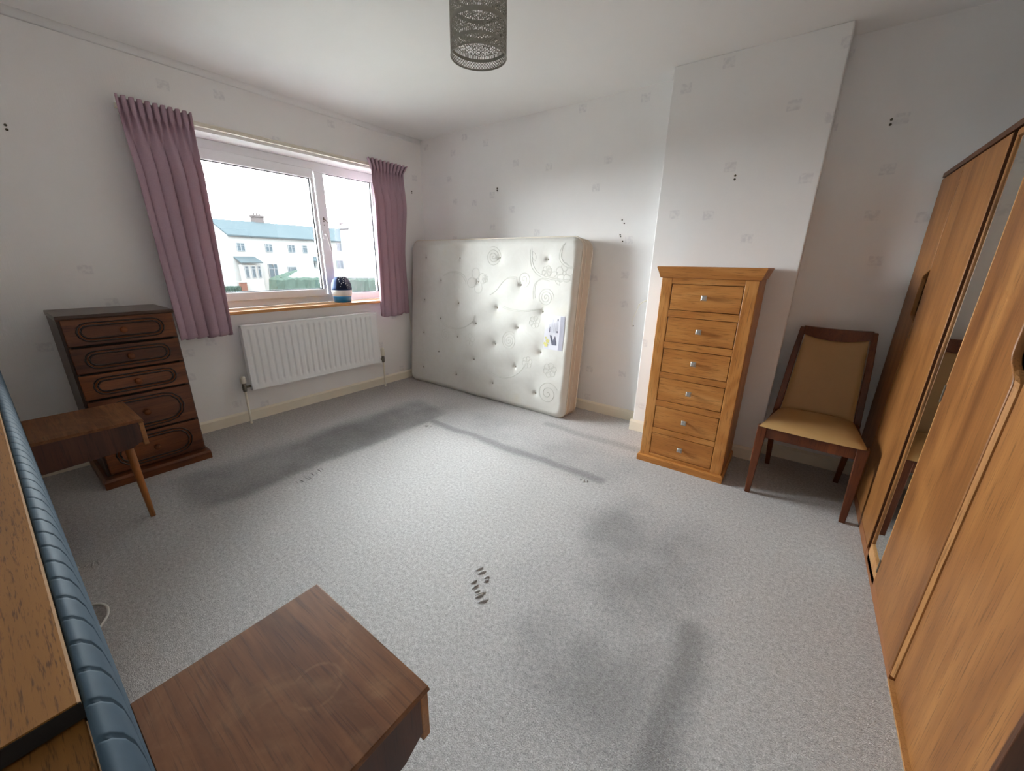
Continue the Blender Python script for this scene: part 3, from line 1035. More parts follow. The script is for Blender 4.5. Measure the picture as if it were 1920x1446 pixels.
# plinth with chamfered top edge
def skirt_box(g, x0, x1, y0, y1, z0, z1, ch):
    g.hexa([(x0, y0, z0), (x1, y0, z0), (x1, y1, z0), (x0, y1, z0), (x0, y0, z1 - ch), (x1, y0, z1 - ch), (x1, y1, z1 - ch), (x0, y1, z1 - ch)])
    g.hexa([(x0, y0, z1 - ch), (x1, y0, z1 - ch), (x1, y1, z1 - ch), (x0, y1, z1 - ch), (x0 + ch, y0 + ch, z1), (x1 - ch, y0 + ch, z1), (x1 - ch, y1, z1), (x0 + ch, y1, z1)])
g = G()
skirt_box(g, 2.716, 3.231, -0.643, OB + 0.002, 0.0, 0.044, 0.007)
g.build('plinth', M_OAK_H, oak)
# flared cornice
g = G()
prof = [(0.000, 1.178), (0.008, 1.180), (0.010, 1.186), (0.016, 1.205), (0.024, 1.226), (0.027, 1.232), (0.027, 1.241)]
vs, fs = [], []
for o, z in prof:
    vs += [(2.728 - o, -0.623 - o, z), (3.219 + o, -0.623 - o, z), (3.219 + o, OB + 0.004, z), (2.728 - o, OB + 0.004, z)]
for j in range(len(prof) - 1):
    for i in range(4):
        fs.append((j * 4 + i, j * 4 + (i + 1) % 4, (j + 1) * 4 + (i + 1) % 4, (j + 1) * 4 + i))
n = len(prof)
fs.append((3, 2, 1, 0))
fs.append(((n - 1) * 4, (n - 1) * 4 + 1, (n - 1) * 4 + 2, (n - 1) * 4 + 3))
g.add(vs, fs).build('cornice', M_OAK_H, oak)

# ------------------------------------------------------------------ dark chest of drawers
dk = thing('dark_chest_of_drawers', 'dark brown chest of five panelled drawers below the left curtain', 'chest of drawers', (0.25, -2.59, 0))
DX = 0.445
g = G()
g.box(0.045, DX - 0.016, -2.822, -2.800, 0.05, 0.93)
g.box(0.045, DX - 0.016, -2.384, -2.362, 0.05, 0.93)
g.box(0.045, 0.057, -2.80, -2.384, 0.05, 0.93)
g.box(0.045, DX - 0.03, -2.80, -2.384, 0.05, 0.08)
g.build('carcass', M_MAH_V, dk, bevel=0.002)
g = G()
g.box(0.30, DX - 0.022, -2.80, -2.384, 0.06, 0.93)
g.build('drawer_gap_shade', M_DARK, dk)  # solid black block paints the shade between the drawers
g = G()
# moulded top
prof = [(0.000, 0.930), (0.006, 0.932), (0.008, 0.938), (0.012, 0.944), (0.012, 0.953), (0.008, 0.958)]
vs, fs = [], []
for o, z in prof:
    vs += [(0.042, -2.822 - o * 0.3, z), (DX - 0.012 + o, -2.822 - o * 0.3, z), (DX - 0.012 + o, -2.362 + o * 0.3, z), (0.042, -2.362 + o * 0.3, z)]
for j in range(len(prof) - 1):
    for i in range(4):
        fs.append((j * 4 + i, j * 4 + (i + 1) % 4, (j + 1) * 4 + (i + 1) % 4, (j + 1) * 4 + i))
n = len(prof)
fs.append((3, 2, 1, 0))
fs.append(((n - 1) * 4, (n - 1) * 4 + 1, (n - 1) * 4 + 2, (n - 1) * 4 + 3))
g.add(vs, fs).build('top', M_MAH_T, dk)
g = G()
skirt_box(g, 0.042, 0.492, -2.850, -2.352, 0.0, 0.052, 0.012)
g.build('plinth', M_MAH_H, dk)

def oct_loop(yc, zc, hw, hh, off):
    """elongated octagon with softened ends"""
    pts = []
    hw += off
    hh += off
    e = hh * 0.95
    for sy, a0_ in ((1, -90), (-1, 90)):
        for i in range(7):
            a = math.radians(a0_ + 180 * i / 6)
            q = 1.0 if i % 2 == 0 else 1.0
            pts.append((yc + sy * (hw - e) + e * math.cos(a) * q, zc + hh * math.sin(a) * q))
    return pts
drs = [(0.937, 0.799), (0.788, 0.653), (0.642, 0.508), (0.496, 0.276), (0.264, 0.064)]
for z1, z0 in drs:
    d = G().box(DX - 0.02, DX, -2.812, -2.368, z0, z1).build('drawer', M_MAH_H, dk, bevel=0.004)
    yc, zc = -2.592, (z0 + z1) / 2
    hh = (z1 - z0) / 2 - 0.030
    hw = 0.165
    for nm, off, rr_, m in (('outer_moulding', 0.010, 0.0042, M_MOULD), ('inner_moulding', -0.006, 0.0050, M_MOULD)):
        pts = [(DX + 0.0005, y, z) for y, z in oct_loop(yc, zc, hw, hh, off)]
        G().tube(pts, rr_, 6, closed=True).build(nm, m, d)
    pts = [(DX + 0.0012, y, z) for y, z in oct_loop(yc, zc, hw, hh, 0.002)]
    G().tube(pts, 0.0022, 5, closed=True).build('gilt_line', M_KNOB, d)
    G().lathe([(0.006, 0.0), (0.006, 0.010), (0.013, 0.016), (0.016, 0.022), (0.0155, 0.027), (0.010, 0.031), (0.002, 0.032)], (DX, yc, zc), 18, 'X').build('knob', M_KNOB, d, smooth=True)

# ------------------------------------------------------------------ bedside tables
def bedside(name_label, cx, fy=-2.712):
    t = thing('bedside_table', name_label, 'bedside table', (cx, -2.88, 0), group='bedside tables of the headboard')
    hw, bk, z1 = 0.183, -3.0425, 0.555
    g = G()
    g.hexa([(cx - hw, bk, z1 - 0.013), (cx + hw, bk, z1 - 0.013), (cx + hw, fy, z1 - 0.013), (cx - hw, fy, z1 - 0.013),
            (cx - hw, bk, z1), (cx + hw, bk, z1), (cx + hw, fy - 0.004, z1), (cx - hw, fy - 0.004, z1)])
    g.build('table_top', M_BED_TOP, t, bevel=0.0015)
    g = G()
    x0, x1 = cx - hw + 0.004, cx + hw - 0.004
    prof = [(bk, z1 - 0.0135), (fy - 0.020, z1 - 0.0135), (fy - 0.020, 0.455), (fy - 0.060, 0.430), (bk, 0.418)]
    for a, b in ((x0, x0 + 0.014), (x1 - 0.014, x1)):
        g.prism(prof, 'X', a, b)
    g.box(x0 + 0.014, x1 - 0.014, bk, fy - 0.06, 0.430, 0.440)
    g.box(x0 + 0.014, x1 - 0.014, bk, bk + 0.012, 0.44, z1 - 0.0135)
    g.build('side_panel', M_BED_SIDE, t)
    d = G().box(x0, x1, fy - 0.0195, fy - 0.003, 0.432, z1 - 0.017).build('drawer_front', M_BED_EDGE, t, bevel=0.002)
    G().box(x0 + 0.016, x1 - 0.016, bk + 0.014, fy - 0.0195, 0.442, z1 - 0.03).build('drawer_box', M_BED_SIDE, t)
    lx, ly = cx + 0.028, fy - 0.045
    G().tube([(lx - 0.012, ly - 0.012, 0.432), (lx - 0.008, ly - 0.008, 0.30), (lx, ly, 0.0)], [0.0165, 0.0160, 0.0105], 16).build('leg', M_LEG, t, smooth=True)
    return t
bedside('brown wooden bedside table in front of the dark chest, single leg showing', 0.947)
bedside('near brown wooden bedside table with worn top and faint ring mark', 2.840, -2.728)

# ------------------------------------------------------------------ headboard
hb = thing('headboard', 'wide wood veneered headboard with fluted teal padding facing the room', 'headboard', (1.9, -3.15, 0))
HF = -3.0635
G().box(0.64, 2.997, -3.262, HF - 0.002, 0.8825, 0.900).build('top_board', M_HB, hb)
G().box(0.64, 2.997, HF - 0.002, HF, 0.8830, 0.8995).build('edge_lipping', M_HB_EDGE, hb)
G().box(2.9972, 2.9986, -3.262, HF, 0.8825, 0.8985).build('end_shade', M_DARK, hb)  # thin black plate paints the shade on the board's end face
G().box(0.60, 3.25, -3.262, HF - 0.0015, 0.850, 0.880).build('lower_board', M_HB, hb, bevel=0.001)
G().box(0.60, 3.25, -3.085, HF - 0.0015, 0.10, 0.8495).build('back_panel', M_HB, hb)
G().box(3.0, 3.25, HF - 0.0015, HF, 0.852, 0.8795).build('edge_lipping', M_HB_EDGE, hb)
for x in (0.70, 1.9, 3.15):
    G().box(x - 0.03, x + 0.03, -3.262, -3.0855, 0.0, 0.85).build('leg', M_HB, hb)
# padded front with vertical flutes
g = G()
PX0, PX1, PITCH = 0.66, 3.22, 0.0433
prof = [(-3.0633, 0.880), (-3.0631, 0.896), (-3.0600, 0.8985), (-3.0540, 0.8955), (-3.0482, 0.887), (-3.0444, 0.873), (-3.0427, 0.852), (-3.0422, 0.80), (-3.0424, 0.42), (-3.0440, 0.31), (-3.050, 0.295), (-3.063, 0.292)]
npf = int(round((PX1 - PX0) / PITCH))
SUBN = 16
def pad_fn(u, v):
    k = u * npf
    fr = abs((k % 1.0) - 0.5) * 2
    pinch = fr ** 26
    i = min(len(prof) - 1, int(round(v * (len(prof) - 1))))
    y, z = prof[i]
    amt = 0.0030 * pinch
    w_ = max(0.0, min(1.0, i / 2.0)) * max(0.0, min(1.0, (len(prof) - 1 - i) / 2.0))
    y2 = y - amt * w_ * (1 if i > 3 else 0.45)
    y2 = max(y2, -3.0630)
    z2 = z - amt * w_ * (0.7 if i <= 5 else 0.0)
    return (lerp(PX0, PX1, u), y2, z2)
g.grid(pad_fn, npf * SUBN, len(prof) - 1)
g.build('fluted_padding', M_PAD, hb, smooth=True)

# white flex showing below the padding
t = thing('power_cord', 'loop of white flex lying on the carpet beside the headboard', 'cord', (1.58, -3.05, 0))
g = G()
pts = [(1.43, -3.10, 0.0045), (1.487, -3.07, 0.0045), (1.495, -3.040, 0.0045), (1.512, -3.025, 0.006), (1.533, -3.018, 0.010), (1.556, -3.013, 0.012), (1.577, -3.0135, 0.010), (1.600, -3.020, 0.006), (1.629, -3.037, 0.0045), (1.68, -3.069, 0.0045), (1.76, -3.10, 0.0045)]
def catmull(p, n=6):
    out = []
    for i in range(len(p) - 1):
        a, b, c, d = p[max(0, i - 1)], p[i], p[i + 1], p[min(len(p) - 1, i + 2)]
        for k in range(n):
            t_ = k / n
            out.append(tuple(0.5 * ((2 * b[q]) + (-a[q] + c[q]) * t_ + (2 * a[q] - 5 * b[q] + 4 * c[q] - d[q]) * t_ ** 2 + (-a[q] + 3 * b[q] - 3 * c[q] + d[q]) * t_ ** 3) for q in range(3)))
    out.append(p[-1])
    return out
g.tube(catmull(pts), 0.0042, 8)
g.build('flex', M_CORD, t, smooth=True)

# stray aerial cable on the wall beside the chimney breast
t = thing('wall_cable', 'short stray white cable stub on the wall beside the oak chest', 'cable', (2.43, -0.01, 0.90))
G().tube(catmull([(2.512, -0.012, 0.995), (2.480, -0.020, 0.993), (2.455, -0.024, 0.985), (2.425, -0.026, 0.966), (2.408, -0.022, 0.948)]), 0.0045, 8).build('thick_cable', M_CREAM, t, smooth=True)
G().tube(catmull([(2.408, -0.022, 0.948), (2.398, -0.014, 0.915), (2.382, -0.010, 0.874), (2.368, -0.010, 0.835), (2.366, -0.008, 0.798), (2.374, -0.003, 0.789)]), 0.0022, 6).build('thin_wire', M_CREAM, t, smooth=True)
t = thing('aerial_lead', 'thin pale lead hanging down the wall below the right curtain', 'cable', (0.02, -0.20, 0.40))
G().tube(catmull([(0.008, -0.275, 0.80), (0.010, -0.270, 0.60), (0.012, -0.250, 0.45), (0.016, -0.225, 0.28), (0.024, -0.20, 0.10), (0.030, -0.195, 0.004)]), 0.0028, 6).build('lead', M_CREAM, t, smooth=True)

# ------------------------------------------------------------------ wardrobes
WXF = 3.8615
def door(outline, x0, x1, name, m, root, bevel=0.003):
    return G().prism(outline, 'X', x0, x1).build(name, m, root, bevel=bevel, seg=3)
def carcass(root, y0, y1, z1=1.681, xf=WXF + 0.020):
    g = G()
    g.box(xf, WX - 0.02, y0, y0 + 0.016, 0.0, z1)
    g.box(xf, WX - 0.02, y1 - 0.016, y1, 0.0, z1)
    g.box(xf, WX - 0.02, y0 + 0.016, y1 - 0.016, z1 - 0.016, z1)
    g.box(WX - 0.03, WX - 0.02, y0 + 0.016, y1 - 0.016, 0.0, z1 - 0.016)
    g.box(xf, WX - 0.03, y0 + 0.016, y1 - 0.016, 0.05, 0.066)
    g.build('carcass', M_TEAK_H, root)
    G().box(xf + 0.004, xf + 0.02, y0 + 0.016, y1 - 0.016, 0.066, z1 - 0.016).build('interior_shade', M_DARK, root)  # black sheet painted in for the unlit inside of the wardrobe
wa = thing('double_wardrobe', 'teak wardrobe in the alcove with two doors, behind the dining chair', 'wardrobe', (4.15, -0.47, 0))
ya0, ya1, yj = -0.908, -0.030, -0.387
carcass(wa, ya0, ya1)
door([(yj + 0.002, 0.05), (ya1, 0.05), (ya1, 1.678), (yj + 0.002, 1.678), (yj + 0.002, 1.245), (-0.285, 1.215), (-0.272, 1.200), (-0.272, 1.045), (-0.285, 1.028), (yj + 0.002, 1.006)], WXF, WXF + 0.019, 'door', M_TEAK, wa)
door([(ya0 + 0.002, 0.05), (yj - 0.004, 0.05), (yj - 0.004, 1.678), (ya0 + 0.002, 1.678)], WXF, WXF + 0.019, 'door', M_TEAK, wa)
G().box(WXF + 0.001, WXF + 0.03, ya0, ya1, 0.0, 0.047).build('plinth', M_TEAK_H, wa)
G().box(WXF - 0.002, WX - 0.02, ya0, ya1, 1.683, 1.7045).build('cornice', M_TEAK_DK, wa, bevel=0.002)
G().box(WXF + 0.002, WXF + 0.022, ya0 - 0.0005, ya0 + 0.0015, 0.05, 1.678).build('edge_strip', M_TEAK_DK, wa)

wb = thing('mirror_wardrobe', 'large teak wardrobe in the foreground with a tall mirror strip', 'wardrobe', (4.15, -1.55, 0))
yb0, yb1 = -2.113, -0.912
carcass(wb, yb0, yb1)
# mirror bay: frame stiles, rails and silvered glass
g = G()
g.box(WXF + 0.002, WXF + 0.020, -0.955, -0.943, 0.03, 1.676)
g.build('mirror_stile', M_TEAK, wb, bevel=0.003)
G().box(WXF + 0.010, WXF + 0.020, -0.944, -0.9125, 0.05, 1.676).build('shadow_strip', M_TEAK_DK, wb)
G().box(WXF + 0.001, WXF + 0.020, -1.150, -0.955, 0.02, 0.098).build('mirror_rail', M_TEAK_EDGE, wb, bevel=0.002)
G().box(WXF + 0.001, WXF + 0.020, -1.150, -0.955, 1.655, 1.676).build('mirror_rail', M_TEAK, wb, bevel=0.002)
G().box(WXF + 0.008, WXF + 0.012, -1.1495, -0.9555, 0.0985, 1.6545).build('mirror_glass', M_MIRROR, wb)
# first door with scooped finger pull
yd1, yd0 = -1.156, -1.592
sc = [(yd0, 0.022), (yd1, 0.05), (yd1, 1.678), (yd0, 1.678), (yd0, 1.262), (-1.588, 1.250), (-1.570, 1.236), (-1.545, 1.222), (-1.531, 1.205), (-1.526, 1.180), (-1.526, 1.075), (-1.529, 1.048), (-1.543, 1.030), (-1.568, 1.014), (-1.586, 1.000), (yd0, 0.985)]
bk_sc = [(y - 0.003, z) if (y > -1.595 and y < -1.5) else (y, z) for y, z in sc]
n = len(sc)
q0 = [(WXF, y, z) for y, z in sc]
q1 = [(WXF + 0.004, y - (0.002 if -1.595 < y < -1.5 else 0), z) for y, z in sc]
q2 = [(WXF + 0.018, y, z) for y, z in bk_sc]
fs = [tuple(range(n)), tuple(range(2 * n, 3 * n))]
for j in range(2):
    fs += [(j * n + i, j * n + (i + 1) % n, (j + 1) * n + (i + 1) % n, (j + 1) * n + i) for i in range(n)]
G().add(q0 + q1 + q2, fs).build('door', M_TEAK, wb, bevel=0.002)
G().box(WXF + 0.004, WXF + 0.0175, -1.5977, -1.5924, 0.024, 0.98).build('groove_shade', M_DARK, wb)  # black fill paints the shade in the gap beside the lip
# bevelled lip along the closing edge, curling into the scoop
lip0 = [(-1.598, 0.022), (-1.598, 0.984), (-1.592, 0.997), (-1.574, 1.011), (-1.552, 1.024)]
lip1 = [(-1.6055, 0.022), (-1.6055, 0.975), (-1.602, 0.990), (-1.590, 1.002), (-1.568, 1.016)]
m = len(lip0)
vs = [(WXF + 0.002, y, z) for y, z in lip0] + [(WXF + 0.0095, y, z) for y, z in lip1] + [(WXF + 0.018, y, z) for y, z in lip1] + [(WXF + 0.018, y, z) for y, z in lip0]
fs = []
for j in range(4):
    j2 = (j + 1) % 4
    fs += [(j * m + i, j * m + i + 1, j2 * m + i + 1, j2 * m + i) for i in range(m - 1)]
fs += [(0, m, 2 * m, 3 * m), (m - 1, 2 * m - 1, 3 * m - 1, 4 * m - 1)]
G().add(vs, fs).build('door_lipping', M_TEAK_EDGE, wb)
G().box(WXF - 0.0005, WXF + 0.016, yd1 + 0.0003, yd1 + 0.0055, 0.05, 1.678).build('edge_strip', M_TEAK_EDGE, wb, bevel=0.001)
for z in (0.845, 0.118, 1.55):
    g = G()
    g.box(WXF - 0.0015, WXF + 0.006, yd1 - 0.001, yd1 + 0.0065, z - 0.03, z + 0.03)
    g.tube([(WXF - 0.001, yd1 + 0.003, z - 0.03), (WXF - 0.001, yd1 + 0.003, z + 0.03)], 0.003, 8)
    g.build('hinge', M_BRASS, wb)
# second door
ye1, ye0 = -1.6085, yb0 + 0.002
door([(ye0, 0.0085), (ye1, 0.0085), (ye1, 1.678), (ye0, 1.678)], WXF + 0.012, WXF + 0.0195, 'door', M_TEAK, wb)
G().box(WXF + 0.001, WXF + 0.03, yd0 - 0.006, yb1, 0.0, 0.047).build('plinth', M_TEAK_H, wb)
G().box(WXF + 0.000, WXF + 0.03, yb0, yd0 - 0.0065, 0.0, 0.007).build('base_strip', M_TEAK_EDGE, wb)
G().box(WXF - 0.002, WX - 0.02, yb0, yb1, 1.683, 1.7045).build('cornice', M_TEAK_DK, wb, bevel=0.002)
G().box(WXF + 0.003, WX - 0.02, yb0 - 0.016, yb0 - 0.0005, 0.0, 1.7045).build('end_panel', M_TEAK_DK, wb, bevel=0.002)  # darker teak puts the shade of this unlit end into the colour

# ------------------------------------------------------------------ dining chair
CR = math.radians(-3.5)
ch = thing('dining_chair', 'dark wooden dining chair with tan padded seat and back by the wardrobe', 'chair', (3.580, -0.645, 0), CR)
CM = RM[ch.name]
def C(x, y, z):
    return tuple(CM @ Vector((x, y, z)))
def bar(name, sections, m, root=ch, bevel=0.003):
    """sections: list of (x, y, z, halfwidth x, halfdepth y)"""
    g = G()
    vs, fs = [], []
    for x, y, z, a, b in sections:
        vs += [C(x - a, y - b, z), C(x + a, y - b, z), C(x + a, y + b, z), C(x - a, y + b, z)]
    for j in range(len(sections) - 1):
        for i in range(4):
            fs.append((j * 4 + i, j * 4 + (i + 1) % 4, (j + 1) * 4 + (i + 1) % 4, (j + 1) * 4 + i))
    n = len(sections)
    fs += [(3, 2, 1, 0), tuple((n - 1) * 4 + i for i in range(4))]
    return g.add(vs, fs).build(name, m, root, bevel=bevel)
for s in (-1, 1):
    bar('leg', [(s * 0.214, 0.0, 0, 0.013, 0.013), (s * 0.213, 0.012, 0.25, 0.019, 0.018), (s * 0.211, 0.024, 0.412, 0.023, 0.021)], M_CHAIRW)
    bar('leg', [(s * 0.178, 0.475, 0, 0.013, 0.014), (s * 0.188, 0.43, 0.25, 0.015, 0.018), (s * 0.192, 0.415, 0.40, 0.016, 0.021), (s * 0.188, 0.43, 0.46, 0.016, 0.020), (s * 0.176, 0.49, 0.72, 0.015, 0.016), (s * 0.163, 0.545, 0.905, 0.014, 0.012)], M_CHAIRW)
    g = G()
    a = (s * 0.205, 0.04)
    b = (s * 0.188, 0.40)
    p = []
    for z in (0.345, 0.408):
        p += [C(a[0] - 0.010, a[1], z), C(a[0] + 0.010, a[1], z), C(b[0] + 0.010, b[1], z), C(b[0] - 0.010, b[1], z)]
    g.hexa(p)
    g.build('side_rail', M_CHAIRW, ch, bevel=0.002)
g = G()
g.hexa([C(-0.19, 0.010, 0.345), C(0.19, 0.010, 0.345), C(0.19, 0.032, 0.345), C(-0.19, 0.032, 0.345), C(-0.19, 0.010, 0.408), C(0.19, 0.010, 0.408), C(0.19, 0.032, 0.408), C(-0.19, 0.032, 0.408)])
g.build('front_rail', M_CHAIRW, ch, bevel=0.002)
g = G()
g.hexa([C(-0.18, 0.400, 0.345), C(0.18, 0.400, 0.345), C(0.18, 0.420, 0.345), C(-0.18, 0.420, 0.345), C(-0.18, 0.400, 0.408), C(0.18, 0.400, 0.408), C(0.18, 0.420, 0.408), C(-0.18, 0.420, 0.408)])
g.build('rear_rail', M_CHAIRW, ch, bevel=0.002)
# seat pad: bulging cushion, wider at the front
g = G()
def seat_pt(u, v, top=True):
    a, b = 2 * u - 1, v
    hwid = lerp(0.228, 0.178, b)
    y = lerp(-0.004, 0.408, b) - 0.012 * (1 - a * a) * (1 - b)
    e = max(abs(a), abs(2 * b - 1))
    k = (1 - abs(a) ** 4) * (1 - abs(2 * b - 1) ** 4)
    z = 0.410 + (0.036 * k ** 0.45 if top else 0.0)
    return C(a * hwid, y, z)
g.grid(lambda u, v: seat_pt(u, v), 28, 28)
g.grid(lambda u, v: seat_pt(u, v, False), 28, 28)
g.build('seat_pad', M_VINYL, ch, smooth=True)
# back: crest rail with a dipped lower edge, pad, lower rail
def back_y(z, x):
    t_ = (z - 0.43) / (0.905 - 0.43)
    return lerp(0.422, 0.545, t_) + 0.02 * t_ * (1 - (x / 0.16) ** 2)
def back_hw(z):
    return lerp(0.178, 0.150, (z - 0.43) / (0.905 - 0.43))
def dip(x):
    return 0.856 - 0.026 * (1 - min(1, (x / 0.15) ** 2)) + 0.008
g = G()
def crest(u, v, off):
    x = lerp(-0.158, 0.158, u)
    zt = 0.912 - 0.007 * (1 - (x / 0.158) ** 2)
    z = lerp(dip(x), zt, v)
    return C(x, back_y(z, x) + off, z)
g.grid(lambda u, v: crest(u, v, -0.013), 24, 4)
g.grid(lambda u, v: crest(u, v, 0.013), 24, 4)
for vv in (0, 1):
    g.grid(lambda u, v: crest(u, vv, lerp(-0.013, 0.013, v)), 24, 1)
for uu in (0, 1):
    g.grid(lambda u, v: crest(uu, u, lerp(-0.013, 0.013, v)), 4, 1)
g.build('crest_rail', M_CHAIRW, ch, smooth=False)
g = G()
def pad(u, v, front):
    z0, = (0.405,)
    x_ = 2 * u - 1
    z = lerp(z0, dip(x_ * 0.15) - 0.002, v)
    x = x_ * (back_hw(z) - 0.006)
    k = (1 - abs(x_) ** 6) * (1 - abs(2 * v - 1) ** 8)
    return C(x, back_y(z, x) + (-0.004 - 0.012 * k ** 0.5 if front else 0.010), z)
g.grid(lambda u, v: pad(u, v, True), 24, 24)
g.grid(lambda u, v: pad(u, v, False), 24, 24)
for uu in (0, 1):
    g.grid(lambda u, v: pad(uu, u, v > 0.5), 24, 1)
for vv in (0, 1):
    g.grid(lambda u, v: pad(u, vv, v > 0.5), 24, 1)
g.build('back_pad', M_VINYL, ch, smooth=True)

# ------------------------------------------------------------------ pendant shade
LX, LY, LZ, LR, LH = 2.232, -1.668, 1.998, 0.1065, 0.235
lamp = thing('pendant_lampshade', 'pewter filigree metal drum lampshade hanging from the ceiling', 'lampshade', (LX, LY, H))
def solid_at(th, h):
    """cut pattern of the drum: th angle, h height from bottom"""
    a = th * LR
    if h < 0.004 or h > LH - 0.004:
        return True
    if h < 0.026:                       # lattice of small diamonds
        u, v = a / 0.0112, (h - 0.004) / 0.0110
        p, q = (u + v) % 1.0, (u - v) % 1.0
        return min(p, 1 - p) < 0.13 or min(q, 1 - q) < 0.13
    if h < 0.037:
        return True
    if h > LH - 0.026:
        u, v = a / 0.0112, (h - 0.004) / 0.0110
        p, q = (u + v) % 1.0, (u - v) % 1.0
        return min(p, 1 - p) < 0.13 or min(q, 1 - q) < 0.13
    for b in (0.096, 0.155):
        if b < h < b + 0.012:
            return True
    if h > LH - 0.036:
        return True
    lo, hi = (0.037, 0.096) if h < 0.10 else ((0.108, 0.155) if h < 0.16 else (0.167, LH - 0.036))
    band = (h - lo) / (hi - lo)
    # scalloped fringe on both edges, flowers and rings between
    per = 0.0074
    fr = 0.16
    if band < fr or band > 1 - fr:
        e = band / fr if band < fr else (1 - band) / fr
        return (abs(((a / per) % 1.0) - 0.5) < 0.20) or e < 0.15
    cell = 0.0334
    k = math.floor(a / cell)
    x = (a / cell - k - 0.5) * cell
    z = (band - 0.5) * (hi - lo)
    r_ = math.hypot(x, z)
    ang = math.atan2(z, x)
    if r_ < 0.0030:
        return False
    if r_ < 0.0052:
        return True
    if r_ < 0.0130:
        return abs(math.sin(3 * ang)) < 0.42
    if r_ < 0.0148:
        return True
    x2 = x - math.copysign(cell / 2, x)
    r3 = math.hypot(x2, z)
    if r3 < 0.0032:
        return False
    if r3 < 0.0052:
        return True
    return (math.sin(a * 900 + z * 500) + math.sin(z * 1100 - a * 300)) > -0.1
NA, NH = 300, 105
g = G()
vs = []
for j in range(NH + 1):
    for i in range(NA):
        t_ = 2 * math.pi * i / NA
        vs.append((LX + LR * math.cos(t_), LY + LR * math.sin(t_), LZ + LH * j / NH))
fs = []
for j in range(NH):
    for i in range(NA):
        if solid_at(2 * math.pi * (i + 0.5) / NA, LH * (j + 0.5) / NH):
            i2 = (i + 1) % NA
            fs.append((j * NA + i, j * NA + i2, (j + 1) * NA + i2, (j + 1) * NA + i))
g.add(vs, fs).build('filigree_drum', M_SHADE, lamp, solid=0.0012)
for z in (LZ, LZ + LH):
    G().tube([(LX + LR * math.cos(q), LY + LR * math.sin(q), z) for q in [6.2832 * i / 64 for i in range(64)]], 0.0020, 6, closed=True).build('rim', M_SHADE, lamp, smooth=True)
g = G()
for q in (0.3, 0.3 + 2.094, 0.3 + 4.189):
    g.tube([(LX + 0.02 * math.cos(q), LY + 0.02 * math.sin(q), LZ + LH - 0.06), (LX + LR * math.cos(q), LY + LR * math.sin(q), LZ + LH - 0.004)], 0.002, 6)
g.tube([(LX + 0.021 * math.cos(q), LY + 0.021 * math.sin(q), LZ + LH - 0.06) for q in [6.2832 * i / 24 for i in range(24)]], 0.0025, 6, closed=True)
g.build('carrier_ring', M_SHADE, lamp)
G().lathe([(0.012, 0.005), (0.019, 0.0), (0.0195, -0.055), (0.015, -0.06)], (LX, LY, LZ + LH - 0.005), 20).build('lamp_holder', M_WHITE, lamp, smooth=True)
G().tube([(LX, LY, H - 0.02), (LX, LY, LZ + LH - 0.002)], 0.0035, 8).build('pendant_flex', M_CORD, lamp)
G().lathe([(0.048, 0.0), (0.048, -0.008), (0.030, -0.022), (0.010, -0.028)], (LX, LY, H), 28).build('ceiling_rose', M_WHITE, lamp, smooth=True)

# ------------------------------------------------------------------ outdoors
GZ = -2.0
struct(G().box(-140, -12, -80, 110, GZ - 0.3, GZ).build('ground', M_GROUND))
struct(G().box(-12, -0.33, -80, 110, GZ - 0.3, GZ).build('near_bounce_ground', M_BOUNCE))  # out of view, added as a paler strip to throw light upwards

def hwin(root, x, y0, y1, z0, z1, mull=(0.5,), trans=None):
    f = 0.07
    g = G()
    g.box(x, x + 0.06, y0, y1, z0, z0 + f)
    g.box(x, x + 0.06, y0, y1, z1 - f, z1)
    g.box(x, x + 0.06, y0, y0 + f, z0 + f, z1 - f)
    g.box(x, x + 0.06, y1 - f, y1, z0 + f, z1 - f)
    for m in mull:
        ym = lerp(y0, y1, m)
        g.box(x, x + 0.06, ym - f / 2, ym + f / 2, z0 + f, z1 - f)
    if trans:
        zm = lerp(z0, z1, trans)
        g.box(x, x + 0.055, y0 + f, y1 - f, zm - f / 2, zm + f / 2)
    o = g.build('window', M_HWFR, root)
    G().box(x + 0.005, x + 0.02, y0 + f, y1 - f, z0 + f, z1 - f).build('pane', M_PANE, o)
    return o

def gable_roof_y(root, x0, x1, y0, y1, ze, zr, over=0.3, thick=0.15, name='roof'):
    """ridge along y; x1 is the street side"""
    xm = (x0 + x1) / 2
    g = G()
    for xa in (x1 + over, x0 - over):
        s_ = (zr - ze) / (xm - x0)
        zo = ze - over * s_
        g.hexa([(xa, y0, zo), (xm, y0, zr), (xm, y1, zr), (xa, y1, zo), (xa, y0, zo + thick), (xm, y0, zr + thick), (xm, y1, zr + thick), (xa, y1, zo + thick)])
    return g.build(name, M_TILE, root)

# terrace across the street
hA = thing('terraced_house', 'white terraced house with grey roof and central chimney across the street', 'house', (-47, 17, GZ))
g = G()
g.box(-51, -43, 13.1, 21.3, GZ, 3.45)
g.add([(-51, 13.1, 3.45), (-43, 13.1, 3.45), (-47, 13.1, 4.95)], [(0, 1, 2)])
g.add([(-51, 21.3, 3.45), (-43, 21.3, 3.45), (-47, 21.3, 4.95)], [(0, 1, 2)])
g.build('wall', M_RENDER, hA)
gable_roof_y(hA, -51, -43, 13.0, 21.4, 3.45, 4.98, 0.35, 0.12)
g = G()
g.box(-47.9, -46.9, 17.35, 18.35, 4.2, 5.72)
g.box(-48.0, -46.8, 17.25, 18.45, 5.62, 5.80)
c = g.build('chimney', M_CHIM, hA)
for yy in (17.55, 17.85, 18.15):
    G().lathe([(0.10, 0), (0.08, 0.28)], (-47.4, yy, 5.80), 10).build('chimney_pot', M_CHIM, c)
